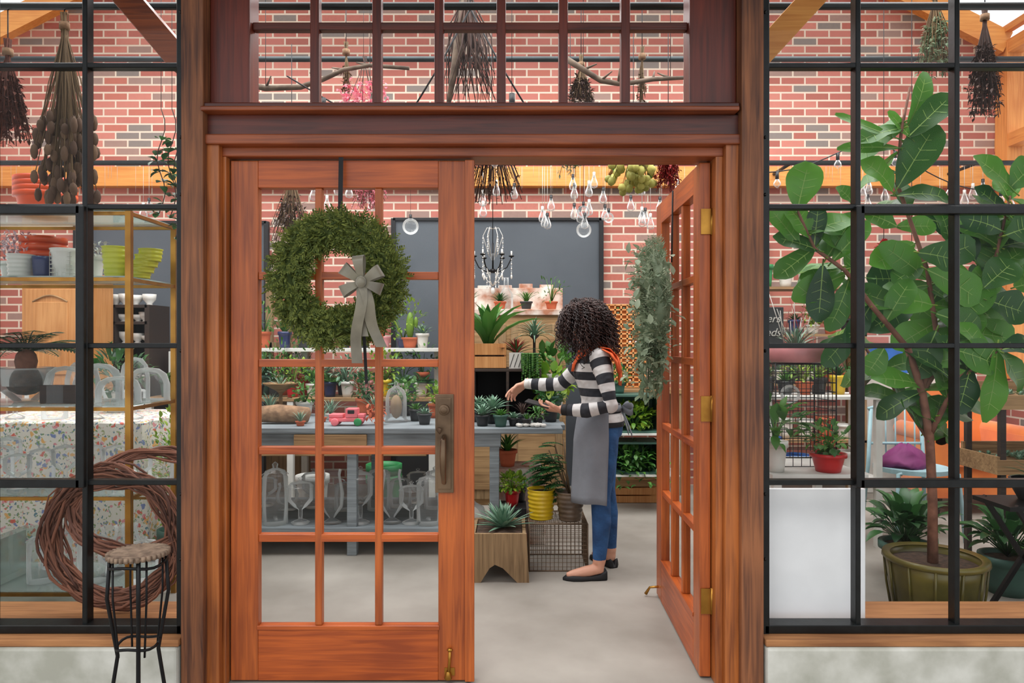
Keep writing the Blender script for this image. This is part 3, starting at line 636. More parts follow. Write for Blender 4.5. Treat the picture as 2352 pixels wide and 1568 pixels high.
# ---------------------------------------------------------------- woman
wom=bpy.data.objects.new('woman',None); bpy.context.scene.collection.objects.link(wom)
def hring(c,rx,ry,n=24,tilt=0.): return [V((c[0]+rx*math.cos(t),c[1]+ry*math.sin(t),c[2]+tilt*math.cos(t))) for t in[2*math.pi*j/n for j in range(n)]]
B=MB(); yc=1.33
B.loft([hring(c,a,b,24,tl) for c,a,b,tl in(((.515,yc,.76),.075,.12,0),((.52,yc,.80),.115,.155,0),((.522,yc,.86),.122,.165,0),((.512,yc,.93),.112,.15,0),((.50,yc,1.0),.098,.128,0),((.485,yc,1.08),.105,.135,0),((.47,yc,1.15),.118,.15,0),((.475,yc,1.21),.108,.17,-.005),((.48,yc,1.255),.082,.165,-.01),((.475,yc,1.285),.062,.10,-.01),((.462,yc,1.31),.052,.056,-.01),((.445,yc,1.36),.048,.05,-.01),((.43,yc,1.40),.046,.048,-.01))],SKIN)
LA=[V((.49,1.185,1.245)),V((.515,1.13,1.12)),V((.54,1.105,.985)),V((.41,1.13,.955)),V((.285,1.18,.955))]
RA=[V((.47,1.47,1.245)),V((.38,1.53,1.15)),V((.30,1.56,1.075)),V((.19,1.59,1.07)),V((.085,1.62,1.075))]
rr=[.056,.050,.044,.042,.030]
B.tube(LA,rr,SKIN,14); B.tube(RA,rr,SKIN,14)
for P in(LA,RA): B.ell(P[0],(.06,.055,.058),SKIN,14); B.ell(P[2],.044,SKIN,12)
LL=[V((.52,1.25,.84)),V((.515,1.24,.70)),V((.50,1.225,.46)),V((.505,1.22,.32)),V((.49,1.21,.09))]
RL=[V((.53,1.41,.84)),V((.54,1.415,.70)),V((.555,1.42,.46)),V((.575,1.43,.32)),V((.585,1.44,.09))]
for P in(LL,RL): B.tube(P,[.09,.085,.056,.055,.036],SKIN,16); B.ell(P[2],.056,SKIN,12)
def foot(a,d): 
    d=V(d).normalized(); return [a+V((0,0,.02)),a+V((0,0,-.03))+d*.0,a+d*.07+V((0,0,-.045)),a+d*.15+V((0,0,-.062)),a+d*.185+V((0,0,-.066))]
fd1,fd2=V((-1,-.05,0)).normalized(),V((-.45,.9,0)).normalized()
B.tube(foot(LL[4],fd1),[.035,.036,.032,.026,.016],SKIN,12); B.tube(foot(RL[4],fd2),[.035,.036,.032,.026,.016],SKIN,12)
hc=V((.415,1.33,1.445)); HT=Matrix.Translation(hc)@Matrix.Rotation(math.radians(12),4,'Z')@Matrix.Rotation(math.radians(-24),4,'Y')
B.T=HT
B.ell((.012,0,.022),(.092,.074,.092),SKIN,20); B.ell((-.028,0,-.045),(.06,.054,.068),SKIN,18); B.ell((-.06,0,-.09),(.022,.026,.018),SKIN,12)
B.tube([(-.080,0,.012),(-.096,0,-.014),(-.104,0,-.03)],[.007,.010,.013],SKIN,8); B.ell((-.083,0,-.06),(.012,.022,.010),SKIN,10)
for s_ in(-1,1): B.ell((.012,s_*.076,-.012),(.018,.008,.03),SKIN,10); B.ell((-.07,s_*.035,-.025),(.02,.02,.02),SKIN,8)
B.T=None
tmp=B.obj('tmp'); q=tmp.modifiers.new('r','REMESH'); q.mode='VOXEL'; q.voxel_size=.0065; q.use_smooth_shade=True
q=tmp.modifiers.new('s','SMOOTH'); q.factor=.5; q.iterations=6
dg=bpy.context.evaluated_depsgraph_get(); me=bpy.data.meshes.new_from_object(tmp.evaluated_get(dg)); bpy.data.objects.remove(tmp)
me.materials.clear()
for x in(SKIN,STR,JEAN): me.materials.append(x)
def segd(p,a,b):
    ab=b-a; t=max(0,min(1,(p-a).dot(ab)/ab.length_squared)); return (p-a-ab*t).length,t
def info(p):
    best=(9,None,0)
    for nm,P in(('arm',LA),('arm',RA)):
        s0=0
        for i in range(4):
            d,t=segd(p,P[i],P[i+1]); l=(P[i+1]-P[i]).length
            if d/.055<best[0]: best=(d/.055,nm,s0+t*l)
            s0+=l
    if math.hypot((p.x-.49)/.12,(p.y-yc)/.155)<best[0] and .7<p.z<1.29: best=(0,'torso',p.z)
    return best
att=me.attributes.new('sc','FLOAT','POINT'); vals=[]
for v in me.vertices:
    k=info(v.co)
    if k[1]=='torso' or v.co.z<.85: vals.append((v.co.z+.01)/.094)
    else: vals.append((1.285-k[2])/.094)
att.data.foreach_set('value',vals)
for p in me.polygons:
    c=p.center; p.use_smooth=True
    arm=info(c)
    if c.z<.87 and not(arm[1]=='arm' and arm[0]<1.2): p.material_index=2 if c.z>.115 else 0
    elif c.z>1.292+ .02*(c.x-.46)/.06 and abs(c.y-yc)<.075 : p.material_index=0
    elif c.z>1.34: p.material_index=0
    else: p.material_index=1
bo=bpy.data.objects.new('body',me); bpy.context.scene.collection.objects.link(bo); bo.parent=wom
m=MB(); m.T=HT
for s_ in(-1,1):
    m.ell((-.079,s_*.031,-.002),(.010,.014,.008),EYE,10); m.ell((-.087,s_*.031,-.002),(.004,.006,.006),HAIR,8)
    m.tube([(-.083,s_*.014,.018),(-.086,s_*.03,.024),(-.075,s_*.048,.018)],[.002,.004,.002],HAIR,5)
m.ell((-.092,0,-.056),(.006,.02,.005),LIP,8); m.ell((-.091,0,-.065),(.006,.018,.005),LIP,8)
m.obj('face_features',parent=wom)
def hand(name,wr,d,pn,curl,thumbside,s=1.):
    d=V(d).normalized(); pn=V(pn); pn=(pn-d*pn.dot(d)).normalized(); sd=d.cross(pn)*thumbside
    m=MB()
    m.tube([wr-d*.03,wr,wr+d*.02],[.024,.023,.024],SKIN,12,flat=.8)
    rings=[]
    for u,wd,th in((0,.024,.018),(.03,.033,.018),(.06,.040,.016),(.085,.040,.014),(.095,.034,.010)):
        c=wr+d*u; rings.append([c+sd*math.cos(t)*wd+pn*math.sin(t)*th for t in[6.283*j/14 for j in range(14)]])
    m.loft(rings,SKIN)
    for i,(o,l) in enumerate(((.030,.072),(.010,.080),(-.011,.074),(-.030,.058))):
        p=wr+d*.082+sd*o; dd=(d+sd*o*2.5).normalized(); pts=[p-d*.015,p]; cu=curl[i]
        for k,f in enumerate((.45,.3,.25)):
            dd=(Matrix.Rotation(cu*(1 if k else .7),3,d.cross(pn))@dd); p=p+dd*l*f; pts.append(p)
        m.tube(pts,[.010,.0095,.0085,.0075,.006],SKIN,8)
    b=wr+d*.025+sd*.026; m.tube([b-sd*.008,b+sd*.018+d*.022+pn*.008,b+sd*.026+d*.05+pn*.022,b+sd*.02+d*.07+pn*.034],[.014,.012,.0105,.007],SKIN,8)
    t=m.obj('tmp'); q=t.modifiers.new('r','REMESH'); q.mode='VOXEL'; q.voxel_size=.0026; q.use_smooth_shade=True; q=t.modifiers.new('s','SMOOTH'); q.iterations=3
    dg=bpy.context.evaluated_depsgraph_get(); e=bpy.data.meshes.new_from_object(t.evaluated_get(dg)); bpy.data.objects.remove(t)
    for p_ in e.polygons: p_.use_smooth=True
    o=bpy.data.objects.new(name,e); bpy.context.scene.collection.objects.link(o); o.parent=wom
ld=V((-1,.25,.05)); hand('hand_left',LA[4],ld,(0,.3,1),(.45,.5,.55,.6),-1)
rd=V((-.80,.1,-.55)); hand('hand_right',RA[4],rd,(-.3,-.35,-.75),(.3,.4,.5,.6),1)
m=MB(); c=LA[4]+V((-.125,.03,.028)); dx=V((-.93,.3,.22)).normalized(); up=V((.15,-.2,.9)); sdv=dx.cross(up).normalized(); up=sdv.cross(dx)
m.beam(c-dx*.06,c+dx*.085,.07,.009,BLACK,up=up); m.obj('phone',.003,parent=wom)
m=MB(); 
for P in(LA,RA): d=(P[4]-P[3]).normalized(); m.tube([P[4]-d*.03,P[4]+d*.004],[.033,.031],BLACK if P is LA else WHITE,16)
m.obj('cuffs',parent=wom)
m=MB(); m.loft([hring((.52,yc,.855),.130,.172,32),hring((.517,yc,.90),.128,.168,32),hring((.508,yc,.95),.112,.150,32)],STR,False)
o=m.obj('shirt_hem',solid=.003,parent=wom); at=o.data.attributes.new('sc','FLOAT','POINT'); at.data.foreach_set('value',[(v.co.z+.01)/.094 for v in o.data.vertices])
m=MB(); rows=[]
for i in range(15):
    u=i/14; z=lerp(.965,.425,u); row=[]
    for j in range(37):
        v=j/36; a=lerp(math.radians(82),math.radians(282),v); w=1+.022*u*math.sin(v*24+u*2)*1.6
        rx=lerp(.122,.146,min(1,u*3)); ry=lerp(.156,.188,min(1,u*3)); row.append(V((.512-.02*u+rx*w*math.cos(a),yc-.01*u+ry*w*math.sin(a),z+.01*u*math.sin(v*9))))
    rows.append(row)
m.loft(rows,APR,False,True,False)
m.loft([hring((.508,yc,.975),.117,.154,32),hring((.512,yc,.94),.122,.160,32)],APR,False)
for dy,l in((-.03,.12),(.03,.15)): m.strip([V((.625+.01*k+.0*dy,yc+dy*(1+k*.2),.955-.02*k-.001*k*k)) for k in range(7)],(0,.3,1),.03,APR)
for s_ in(-1,1): m.strip([V((.63+.05*math.sin(t),yc-.06+s_*.06*math.sin(t)*1.2,.955+.02*math.sin(2*t)*s_)) for t in[math.pi*i/10 for i in range(11)]],(0,0,1),.035,APR)
m.obj('apron',solid=.003,parent=wom)
m=MB()
for k,(z,r) in enumerate(((1.278,.078),(1.296,.070),(1.262,.090))):
    m.tube([V((.472+r*math.cos(t)*1.0,yc+r*1.3*math.sin(t),z+.010*math.sin(t*3+k)+.020*math.cos(t))) for t in[6.283*i/28 for i in range(29)]],[.017+.004*math.sin(i*1.7) for i in range(29)],SCF,8)
def cloth(pts,wd,w,fold=.006):
    rows=[]; wd=V(wd).normalized()
    for i,p in enumerate(pts):
        ww=w[i]/2; rows.append([V(p)+wd*ww*(2*j/10-1)+V((1,-.3,0))*fold*math.sin(j*1.9+i*.5) for j in range(11)])
    m.loft(rows,SCF,False,True,False)
cloth([(.50,yc-.13,1.297),(.552,yc-.13,1.285),(.586,yc-.13,1.25),(.600,yc-.125,1.20),(.606,yc-.12,1.15),(.606,yc-.12,1.09)],(.25,1,-.15),[.09,.13,.15,.14,.12,.08])
cloth([(.505,yc-.165,1.292),(.548,yc-.19,1.268),(.580,yc-.19,1.225),(.594,yc-.18,1.16)],(.4,1,0),[.06,.09,.10,.07])
cloth([(.43,yc-.06,1.285),(.378,yc-.05,1.25),(.352,yc-.04,1.205),(.345,yc-.04,1.165)],(0,1,0),[.06,.08,.07,.03])
m.obj('scarf',solid=.004,parent=wom)
m=MB()
for A,d in((LL[4],fd1),(RL[4],fd2)):
    sd=V((-d.y,d.x,0)); rings=[]
    for u,w,h in((-.045,.016,.045),(-.038,.030,.055),(0,.034,.036),(.05,.034,.026),(.10,.042,.026),(.15,.040,.028),(.185,.026,.022),(.205,.008,.012)):
        c=V((A.x,A.y,0))+d*u
        rings.append([c+sd*w*x+V((0,0,z*h)) for x,z in((-.9,0),(.9,0),(1.05,.3),(.95,.75),(.8,1),(.0,.98 if u>.1 else .3),(-.8,1),(-.95,.75),(-1.05,.3))])
    m.loft(rings,BLACK)
m.obj('flat_shoes',parent=wom)
m=MB(); m.T=HT; m.ell((.026,0,.036),(.098,.084,.094),HAIR,20); m.T=None
for i in range(1250):
    d=rdir(-.4,1)
    if d.x<-.5 and d.z<.35: continue
    root=HT@(V((.02,0,.035))+V((d.x*.092,d.y*.078,d.z*.09)))
    o=V((d.x*1.0+.05,d.y*1.1,d.z*.75)); L_=rnd(.12,.30); ph=rnd(0,6.28); hr=rnd(.008,.014); tn=rnd(4,7); out=rnd(.05,.10); pts=[];rad=[]
    sgn=V((rnd(-.03,.03),rnd(-.03,.03),0))
    for k in range(25):
        t=k/24; p=root+o*out*(1-math.exp(-3*t))+V((0,0,-1))*L_*t**1.3*(.9 if d.z<.3 else .8)+V((.015,0,0))*t+sgn*t
        a=ph+tn*6.283*t; p=p+V((math.cos(a),math.sin(a),.5*math.sin(a)))*hr*min(1,t*6); pts.append(p); rad.append(.0042*(1-.5*t))
    m.tube(pts,rad,HAIR,3)
m.obj('curly_hair',parent=wom)
# ---------------------------------------------------------------- hanging things
def line(m,p,z1,r=.0015,mt=BLACK): m.tube([p,(p[0],p[1],z1)],r,mt,3)
m=MB()
for px,py,r in((1340,487,.055),(1341,528,.065),(943,520,.07),(1398,500,.045)):
    p=W(px,py,3.3); m.ell(p,r,GLJ,18); m.tube([p+V((0,0,r*.9)),p+V((0,0,r*.9+.04))],.012,BUL,8); line(m,p+V((0,0,r)),zp)
m.obj('hanging_glass_globes')
m=MB()
for i in range(64):
    x=rnd(-4.6,4.3) if i<46 else rnd(-.3,1.5); y=3.3; z=rnd(2.35,2.72); p=V((x,y,z))
    m.lathe([(.012,.06),(.014,.04),(.03,.0),(.034,-.02),(.028,-.045),(.001,-.056)],p,GLJ,12); m.tube([p+V((0,0,.04)),p+V((0,0,.085))],.013,CER if i%2 else BUL,8); line(m,p+V((0,0,.08)),zp,.0018,WHITE)
for i in range(120):
    x=rnd(-4.6,4.3); line(m,V((x,3.3,rnd(2.6,2.8))),zp,.001,WHITE)
m.obj('hanging_light_bulbs')
m=MB(); pts=[]
for i in range(61):
    t=i/60; x=lerp(-1.2,4.3,t); y=lerp(1.0,2.6,t); z=2.75-.32*abs(math.sin(t*9.42)); pts.append(V((x,y,z)))
m.tube(pts,.004,BLACK,4)
for i in range(2,60,5): p=pts[i]; m.tube([p,p-V((0,0,.05))],.012,BUL,8); m.lathe([(.011,0),(.022,-.02),(.024,-.035),(.001,-.058)],p-V((0,0,.05)),GLJ,12)
m.obj('string_lights')
m=MB(); c=W(1132,590,3.3)
line(m,c+V((0,0,.1)),zp,.004,BLK); m.tube([c+V((0,0,.12)),c+V((0,0,-.1))],.007,BLK,8); m.ell(c+V((0,0,.0)),(.02,.02,.035),GLJ,10); m.ell(c+V((0,0,-.12)),(.03,.03,.02),BLK,10)
for i in range(6):
    a=i*1.047; d=V((math.cos(a),math.sin(a),0))
    m.tube([c-V((0,0,.1)),c+d*.05-V((0,0,.13)),c+d*.12-V((0,0,.09)),c+d*.155-V((0,0,.02)),c+d*.16],[.005]*5,BLK,6)
    m.lathe([(.004,-.005),(.022,.003),(.024,.01)],c+d*.16,BLK,10); m.tube([c+d*.16,c+d*.16+V((0,0,.05))],.007,CER,8)
    m.tube([c+V((0,0,.24)),c+d*.05+V((0,0,.25)),c+d*.085+V((0,0,.18)),c+d*.03+V((0,0,.0))],[.003]*4,CER,5)
    for k in range(7):
        for q_,zz in((.16,-.02),(.085,.16),(.05,-.14)): p=c+d*q_+V((0,0,zz-.02*k)); m.ell(p,(.006,.006,.009),GLJ if k%2 else CER,6)
    m.ell(c+d*.16-V((0,0,.17)),(.009,.009,.022),CER,6)
    m.tube([c+d*.1-V((0,0,.1)),c+d*.05-V((0,0,.2)),c-V((0,0,.25))],[.004]*3,CER,5)
m.ell(c-V((0,0,.29)),(.018,.018,.03),CER,8); m.obj('crystal_chandelier')
def branch(name,pts,r,y,ztop):
    m=MB(); P=[W(a,b,y) for a,b in pts]; m.tube(P,[r*lerp(1,.6,i/(len(P)-1)) for i in range(len(P))],BARK,8)
    for i in range(1,len(P)-1): m.tube([P[i],P[i]+rdir(.0,1)*.08],[r*.5,r*.2],BARK,5)
    for p in(P[1],P[-2]): line(m,p,ztop,.002,BLACK)
    m.obj(name)
branch('hanging_branch',[(560,190),(610,203),(690,200),(740,183),(790,160),(850,150),(940,157)],.018,1.2,3.28)
branch('hanging_branch',[(1300,135),(1340,160),(1380,185),(1420,192),(1450,190),(1500,182),(1540,180),(1580,178)],.018,1.2,3.28)
m=MB(); t=W(1070,-20,1.2)
for i in range(60):
    e=W(rnd(1020,1150),rnd(170,260),1.2)+V((0,rnd(-.1,.1),0)); q=(t*.5+e*.5)+rdir()*.06; m.tube([t+rdir()*.02,q,e+rdir()*.01],[.006,.004,.0015],TWIG,4)
m.tube([t,W(1052,110,1.2),W(1030,240,1.15)],[.03,.028,.012],BARK,6); line(m,t,3.3,.004); m.obj('hanging_twig_bundle')
m=MB()
for s_ in(-1,1): m.tube([W(1080,20,1.0),W(1080+s_*70,150,1.0),W(1080+s_*130,248,1.0)],.005,BLACK,5)
line(m,W(1080,20,1.0),3.28,.003); m.tube([W(1176,215,1.0),W(1176,245,1.0)],.016,BUL,8); m.lathe([(.015,0),(.03,-.03),(.03,-.05),(.001,-.08)],W(1176,245,1.0),GLJ,12); line(m,W(1176,215,1.0),3.28,.002)
m.obj('hanging_cable_and_bulb')
m=MB()
for c,n,mt,sp in(((W(835,228,1.3)),150,PINK,.13),):
    for i in range(n): p=c+V((rnd(-sp,sp),rnd(-.08,.08),rnd(-.05,.08))); m.leaf(p,p+rdir()*.035,.028,mt,.2,1,3)
    for i in range(8): m.tube([c+V((rnd(-.1,.1),0,-.02)),c+V((rnd(-.02,.02),0,.25))],.002,TWIG,3)
    line(m,c+V((0,0,.24)),3.28)
m.obj('hanging_pink_flowers')
def bunch(name,top,L,spread,n,mt,head=None,hr=(.014,.014,.028),leaf=0,ztop=None,lm=None,twig=.0022,lo=.62):
    m=MB(); top=V(top)
    for i in range(n):
        l=L*rnd(lo,1); a=rnd(0,6.283); s_=spread*math.sqrt(rnd(0,1)); e=top+V((math.cos(a)*s_,math.sin(a)*s_*.7,-l))
        q=top.lerp(e,.5)+rdir()*.01; m.tube([top+V((rnd(-.012,.012),rnd(-.012,.012),.06)),top.lerp(e,.12),q,e],[twig]*4,mt,3)
        if head: m.ell(e,(hr[0],hr[1],hr[2]*rnd(.8,1.2)),head,7)
        for k in range(leaf): p=top.lerp(e,rnd(.4,1)); m.leaf(p,p+rdir(-1,.5)*rnd(.02,.04),.014,lm or mt,.1,0,2)
    m.tube([top+V((0,0,-.015)),top+V((0,0,.015))],.022,BURL,8)
    if ztop: line(m,top,ztop,.003)
    return m.obj(name)
bunch('hanging_teasel_bunch',W(148,60,.42),.79,.15,120,DRY,TEAS,ztop=zf,hr=(.016,.016,.032),lo=.5)
bunch('hanging_dried_grass_bunch',W(18,120,.42),.42,.1,110,RUST,leaf=10,ztop=zf,lm=RUST)
bunch('hanging_dried_flower_bunch',W(2148,-10,.9),.42,.10,60,DRY,leaf=10,ztop=3.3,lm=EUC)
bunch('hanging_dried_flower_bunch',W(2262,40,.9),.52,.085,70,TWIG,leaf=14,ztop=3.3,lm=TWIG)
bunch('hanging_dried_flower_bunch',W(1335,150,1.35),.26,.09,50,DRY,leaf=10,ztop=3.3,lm=TWIG)
bunch('hanging_dried_flower_bunch',W(1475,130,1.35),.3,.03,24,DRY,leaf=2,ztop=3.3)
bunch('hanging_dried_flower_bunch',W(795,120,1.35),.26,.03,24,DRY,leaf=2,ztop=3.3)
bunch('hanging_twig_bunch',W(1130,270,1.7),.55,.2,80,TWIG,leaf=3,ztop=3.3,twig=.003)
bunch('hanging_red_amaranth',W(1535,310,1.7),.36,.09,70,REDL,leaf=14,ztop=3.3)
bunch('hanging_pod_bunch',W(1455,310,1.7),.34,.17,55,DRY,BERRY,(.026,.026,.028),ztop=3.3,leaf=2,lm=LEAF,lo=.4)
bunch('hanging_eucalyptus_bunch',W(1310,300,1.7),.3,.08,22,DRY,leaf=12,ztop=3.3,lm=EUC)
bunch('hanging_dried_flower_bunch',W(670,400,1.9),.5,.14,70,DRY,leaf=8,ztop=3.3,lm=TWIG)
bunch('hanging_pink_bunch',W(850,370,1.9),.32,.13,60,DRY,leaf=10,ztop=3.3,lm=PINK)
m=MB(); 
for px,l in((395,.52),(370,.5),(408,.62)):
    t=W(px,250,.6); pts=[t+V((.02*math.sin(k),0,-l*k/10)) for k in range(11)]; m.tube(pts,.0025,TWIG,4)
    for k in range(3,11):
        for q_ in range(3): p=pts[k]; m.leaf(p,p+rdir(-.6,.5)*.05,.045,LEAFD,.1,1,4)
    line(m,t,3.0,.0015)
m.obj('hanging_eucalyptus')
# ---------------------------------------------------------------- left display (etagere)
m=MB(); ex0,ex1,ey0,ey1=-3.3,-1.80,.56,1.0
for x in(ex0,ex1):
    for y in(ey0,ey1): m.box((x-.013,y-.013,0),(x+.013,y+.013,1.95),BRASS)
for z in(.15,.60,1.02,1.63,1.94):
    for y in(ey0,ey1): m.box((ex0,y-.008,z-.010),(ex1,y+.008,z+.006),BRASS)
    for x in(ex0,ex1): m.box((x-.008,ey0,z-.010),(x+.008,ey1,z+.006),BRASS)
for z in(.162,.612,1.032,1.642,1.952): m.box((ex0+.01,ey0,z-.003),(ex1-.01,ey1,z+.003),GLS)
m.beam((ex1,ey0,.6),(ex1,ey1,.5),.012,.012,BRASS); m.obj('brass_etagere')
def ep(px,y,z): return V(((px-1176)*(y-CY)/F,y,z))
z1=1.646
m=MB(); pot(m,ep(48,.78,z1),.062,.125,CER,taper=.85,ribs=6,soil=False); m.obj('white_pot')
m=MB(); pot(m,ep(99,.78,z1),.048,.115,NAVY,taper=.85,soil=False,rim=False); m.obj('navy_pot')
m=MB(); p=ep(152,.76,z1); pot(m,p,.07,.15,CER,taper=.7,soil=False,ribs=2); cage(m,p.x-.05,p.x+.05,p.y-.05,p.y+.05,p.z+.01,p.z+.13,.02,.002,CER,False); m.obj('white_basket_pot')
m=MB(); p=ep(268,.72,z1); pot(m,p,.066,.155,LIME,taper=.8,ribs=6,soil=False); m.obj('lime_ribbed_pot')
m=MB(); p=ep(335,.72,z1)
for q_ in range(4): pot(m,p+V((-.03+.018*q_,.0,.0+.028*q_)),.055,.06,LIME,taper=.85,ribs=3,soil=False)
m.obj('lime_nested_pots')
m=MB(); p=ep(105,.80,1.957)
for k in range(4): pot(m,p+V((0,0,.025*k)),.13,.12,ORP,taper=.8,soil=False)
m.obj('orange_bucket_stack')
m=MB(); p=ep(100,.92,z1)
for k in range(3): pot(m,p+V((0,0,.04*k)),.10,.15,ORP,taper=.8,soil=False)
m.obj('orange_bucket')
m=MB(); p=ep(30,.88,z1); pot(m,p,.06,.1,CER)
for i in range(320): q=p+V((rnd(-.15,.13),rnd(-.07,.07),rnd(.12,.24))); m.leaf(q,q+rdir()*.03,.02,LIL,.2,1,2)
m.obj('dried_hydrangea_pot')
m=MB(); p=ep(215,.92,z1); pot(m,p,.05,.14,CER)
for i in range(120): q=p+V((rnd(-.06,.06),rnd(-.05,.05),rnd(.14,.2))); m.leaf(q,q+rdir()*.03,.02,CER,.2,1,2)
m.obj('white_flower_pot')
z2=1.036
m=MB(); p=ep(60,.78,z2); m.lathe([(.05,0),(.06,.01),(.11,.06),(.125,.16),(.13,.17),(.11,.16),(.1,.08)],p,GLJ,24); m.ell(p+V((0,0,.1)),(.09,.09,.07),SOIL,12); m.ell(p+V((0,0,.2)),(.05,.05,.07),TRUNK,10)
for i in range(30): a=i*2.4; frond(m,p+V((0,0,.24)),(math.cos(a),math.sin(a),rnd(.4,1.3)),rnd(.26,.36),LEAFD,.45,18,.08,.011)
m.obj('potted_sago_palm')
JM=MB()
for px,y,r,h in((150,.72,.09,.18),(225,.82,.11,.19),(272,.70,.10,.13),(340,.78,.10,.17),(190,.9,.08,.2),(310,.9,.07,.22)):
    JM.lathe([(r*1.02,0),(r,.01),(r,h*.5),(r*.85,h*.8),(r*.5,h*.96),(.001,h)],ep(px,y,z2),GLJ,24)
JM.obj('glass_domes')
m=MB(); m.box(ep(90,.64,z2),ep(180,.66,z2)+V((0,0,.09)),DKW); m.obj('dark_wood_box',.004)
z3=.616
JM=MB()
for px,y in((40,.7),(95,.75),(150,.8),(20,.9),(320,.75),(210,.85),(265,.9),(370,.85),(0,.75)): jar(ep(px,y,z3),.06,rnd(.18,.26),R.choice([0,1]),JM)
for px,y in((100,.7),(160,.8),(260,.8),(330,.7),(215,.7),(130,.92),(290,.92)): jar(ep(px,y,.166),.07,rnd(.2,.3),R.choice([0,1,2]),JM)
JM.obj('glass_jars_on_etagere')
m=MB(); a=ep(-10,.6,.166); b=ep(60,.9,.166); m.box(a,b+V((0,0,.22)),GLS); m.obj('glass_terrarium_box')
m=MB(); a=ep(0,.38,0); b=ep(175,.5,0); cage(m,a.x,b.x,.36,.52,.003,.12,.03,.002,BLK,False); m.obj('wire_basket')
m=MB(); x0_,x1_,y0_,y1_=-3.25,-2.16,1.35,2.1; rows=[]
for z,o in((.87,0),(.86,.012),(.45,.02),(.04,.03)):
    ring_=[]; per=[(x0_,y0_,x1_,y0_),(x1_,y0_,x1_,y1_),(x1_,y1_,x0_,y1_),(x0_,y1_,x0_,y0_)]
    for a,b,c,d in per:
        for k in range(24):
            t=k/24; x=lerp(a,c,t);y=lerp(b,d,t); w=o*(1+.8*math.sin(k*1.3)); cx,cy=(x0_+x1_)/2,(y0_+y1_)/2
            ring_.append(V((x+(w if x>cx else -w),y+(w if y>cy else -w),z)))
    rows.append(ring_)
m.loft(rows[::-1],FLOR,True,False); m.obj('floral_skirted_table')
potted('potted_boxwood',(-1.95,1.35,0),.10,.25,TEAL,'bush',.14,YG,380,L=.04,w=.02,tall=2.8)
potted('potted_dracaena',(-2.6,1.9,.871),.09,.14,CER,'bush',.18,LEAFD,160,L=.09,w=.03)
JM=MB()
for i in range(4): jar((-3.0+.24*i,1.5,.871),.07,.2,i%3,JM)
JM.obj('glass_jars_on_floral_table')
m=MB(); a=W(50,640,2.7); b=W(190,640,2.7); x0_,x1_=a.x,b.x; m.box((x0_,2.7,0),(x1_,3.12,a.z),PINE)
for z0_,z1_ in((.1,.95),(1.0,a.z-.08)):
    m.box((x0_+.04,2.68,z0_),(x1_-.04,2.7,z1_),PINE); m.box((x0_+.1,2.67,z0_+.08),(x1_-.1,2.685,z1_-.1),PINE)
    m.tube([V((lerp(x0_+.1,x1_-.1,t),2.672,z1_-.1+.05*math.sin(math.pi*t))) for t in[i/10 for i in range(11)]],.008,RW,5)
m.box((x0_-.03,2.66,a.z),(x1_+.03,3.13,a.z+.05),PINE); m.obj('pine_armoire',.006)
m=MB(); ax_,bx_=W(205,665,3.3).x,-3.06
for z in(.1,.55,.95,1.3,1.48,1.62): m.box((ax_,3.15,z),(bx_,3.5,z+.025),DKW)
for x in(ax_,(ax_+bx_)/2,bx_): m.box((x-.02,3.15,0),(x+.02,3.5,1.645),DKW)
m.box((ax_,3.48,0),(bx_,3.5,1.64),BLACK)
for z in(.125,.575,.975,1.325,1.505,1.645):
    for i in range(6):
        x=lerp(ax_,bx_,(i+.5)/6)+rnd(-.02,.02); h=rnd(.05,.12); pr=[(.03,0),(.02,.01),(.05,h*.5),(.055,h),(.05,h),(.045,h*.5),(.001,.02)]; m.lathe(pr,(x,3.25,z),R.choice([CER,CER,BRASS,GLJ,BLK,WHITE]),14)
m.obj('dark_shelf_with_dishes')
def vine(name,c,Ra,tilt,n=46,r=.05):
    m=MB(); c=V(c); M=Matrix.Rotation(tilt[0],3,'X')@Matrix.Rotation(tilt[1],3,'Z')
    for i in range(n):
        o1,o2=rnd(-r,r),rnd(-r,r)*.7; ph=rnd(0,6.28); a0=rnd(0,6.28); sp=rnd(3,7); pts=[]
        for k in range(31):
            a=a0+sp*k/30; rr_=Ra+o1*math.cos(a*2+ph)+.012*math.sin(5*a+ph); pts.append(c+M@V((rr_*math.cos(a),o2*math.sin(a*1.5+ph),rr_*math.sin(a))))
        m.tube(pts,rnd(.003,.0065),VINE,5)
    return m.obj(name)
vine('grapevine_wreath',ep(262,.16,.525),.258,(.0,0),70,.048)
vine('grapevine_wreath',ep(330,.27,.66),.26,(-.9,.2),40,.03)
m=MB(); c=V((-1.29,-.32,.605)); ST=mat('weathered_seat',(150,128,108),.9,c2=(104,86,72),scale=40,bump=.5)
m.tube([c-V((0,0,.004)),c+V((0,0,.008))],.094,ST,24,sm=False)
for i in range(34): a=i*.1848; p=c+V((.093*math.cos(a),.093*math.sin(a),0)); m.tube([p-V((0,0,.007)),p+V((0,0,.009))],.008,ST,5)
for i in range(4):
    a=i*1.571+.5; d=V((math.cos(a),math.sin(a),0)); m.tube([c+d*.085,c+d*.094-V((0,0,.14)),c+d*.07-V((0,0,.29)),c+d*.062-V((0,0,.34)),c+d*.085-V((0,0,.5)),c+d*.1-V((0,0,.603))],.0065,BLK,8)
    a=i*1.571+.8; d=V((math.cos(a),math.sin(a),0)); m.tube([c+d*.08,c+d*.08-V((0,0,.14)),c+d*.065-V((0,0,.3)),c+d*.062-V((0,0,.34))],.004,BLK,6)
for r_,z in((.067,-.31),(.088,-.03)): m.tube([c+V((r_*math.cos(t),r_*math.sin(t),z+.006*math.sin(3*t))) for t in[6.283*i/24 for i in range(25)]],.005,BLK,6)
m.obj('wire_leg_stool')
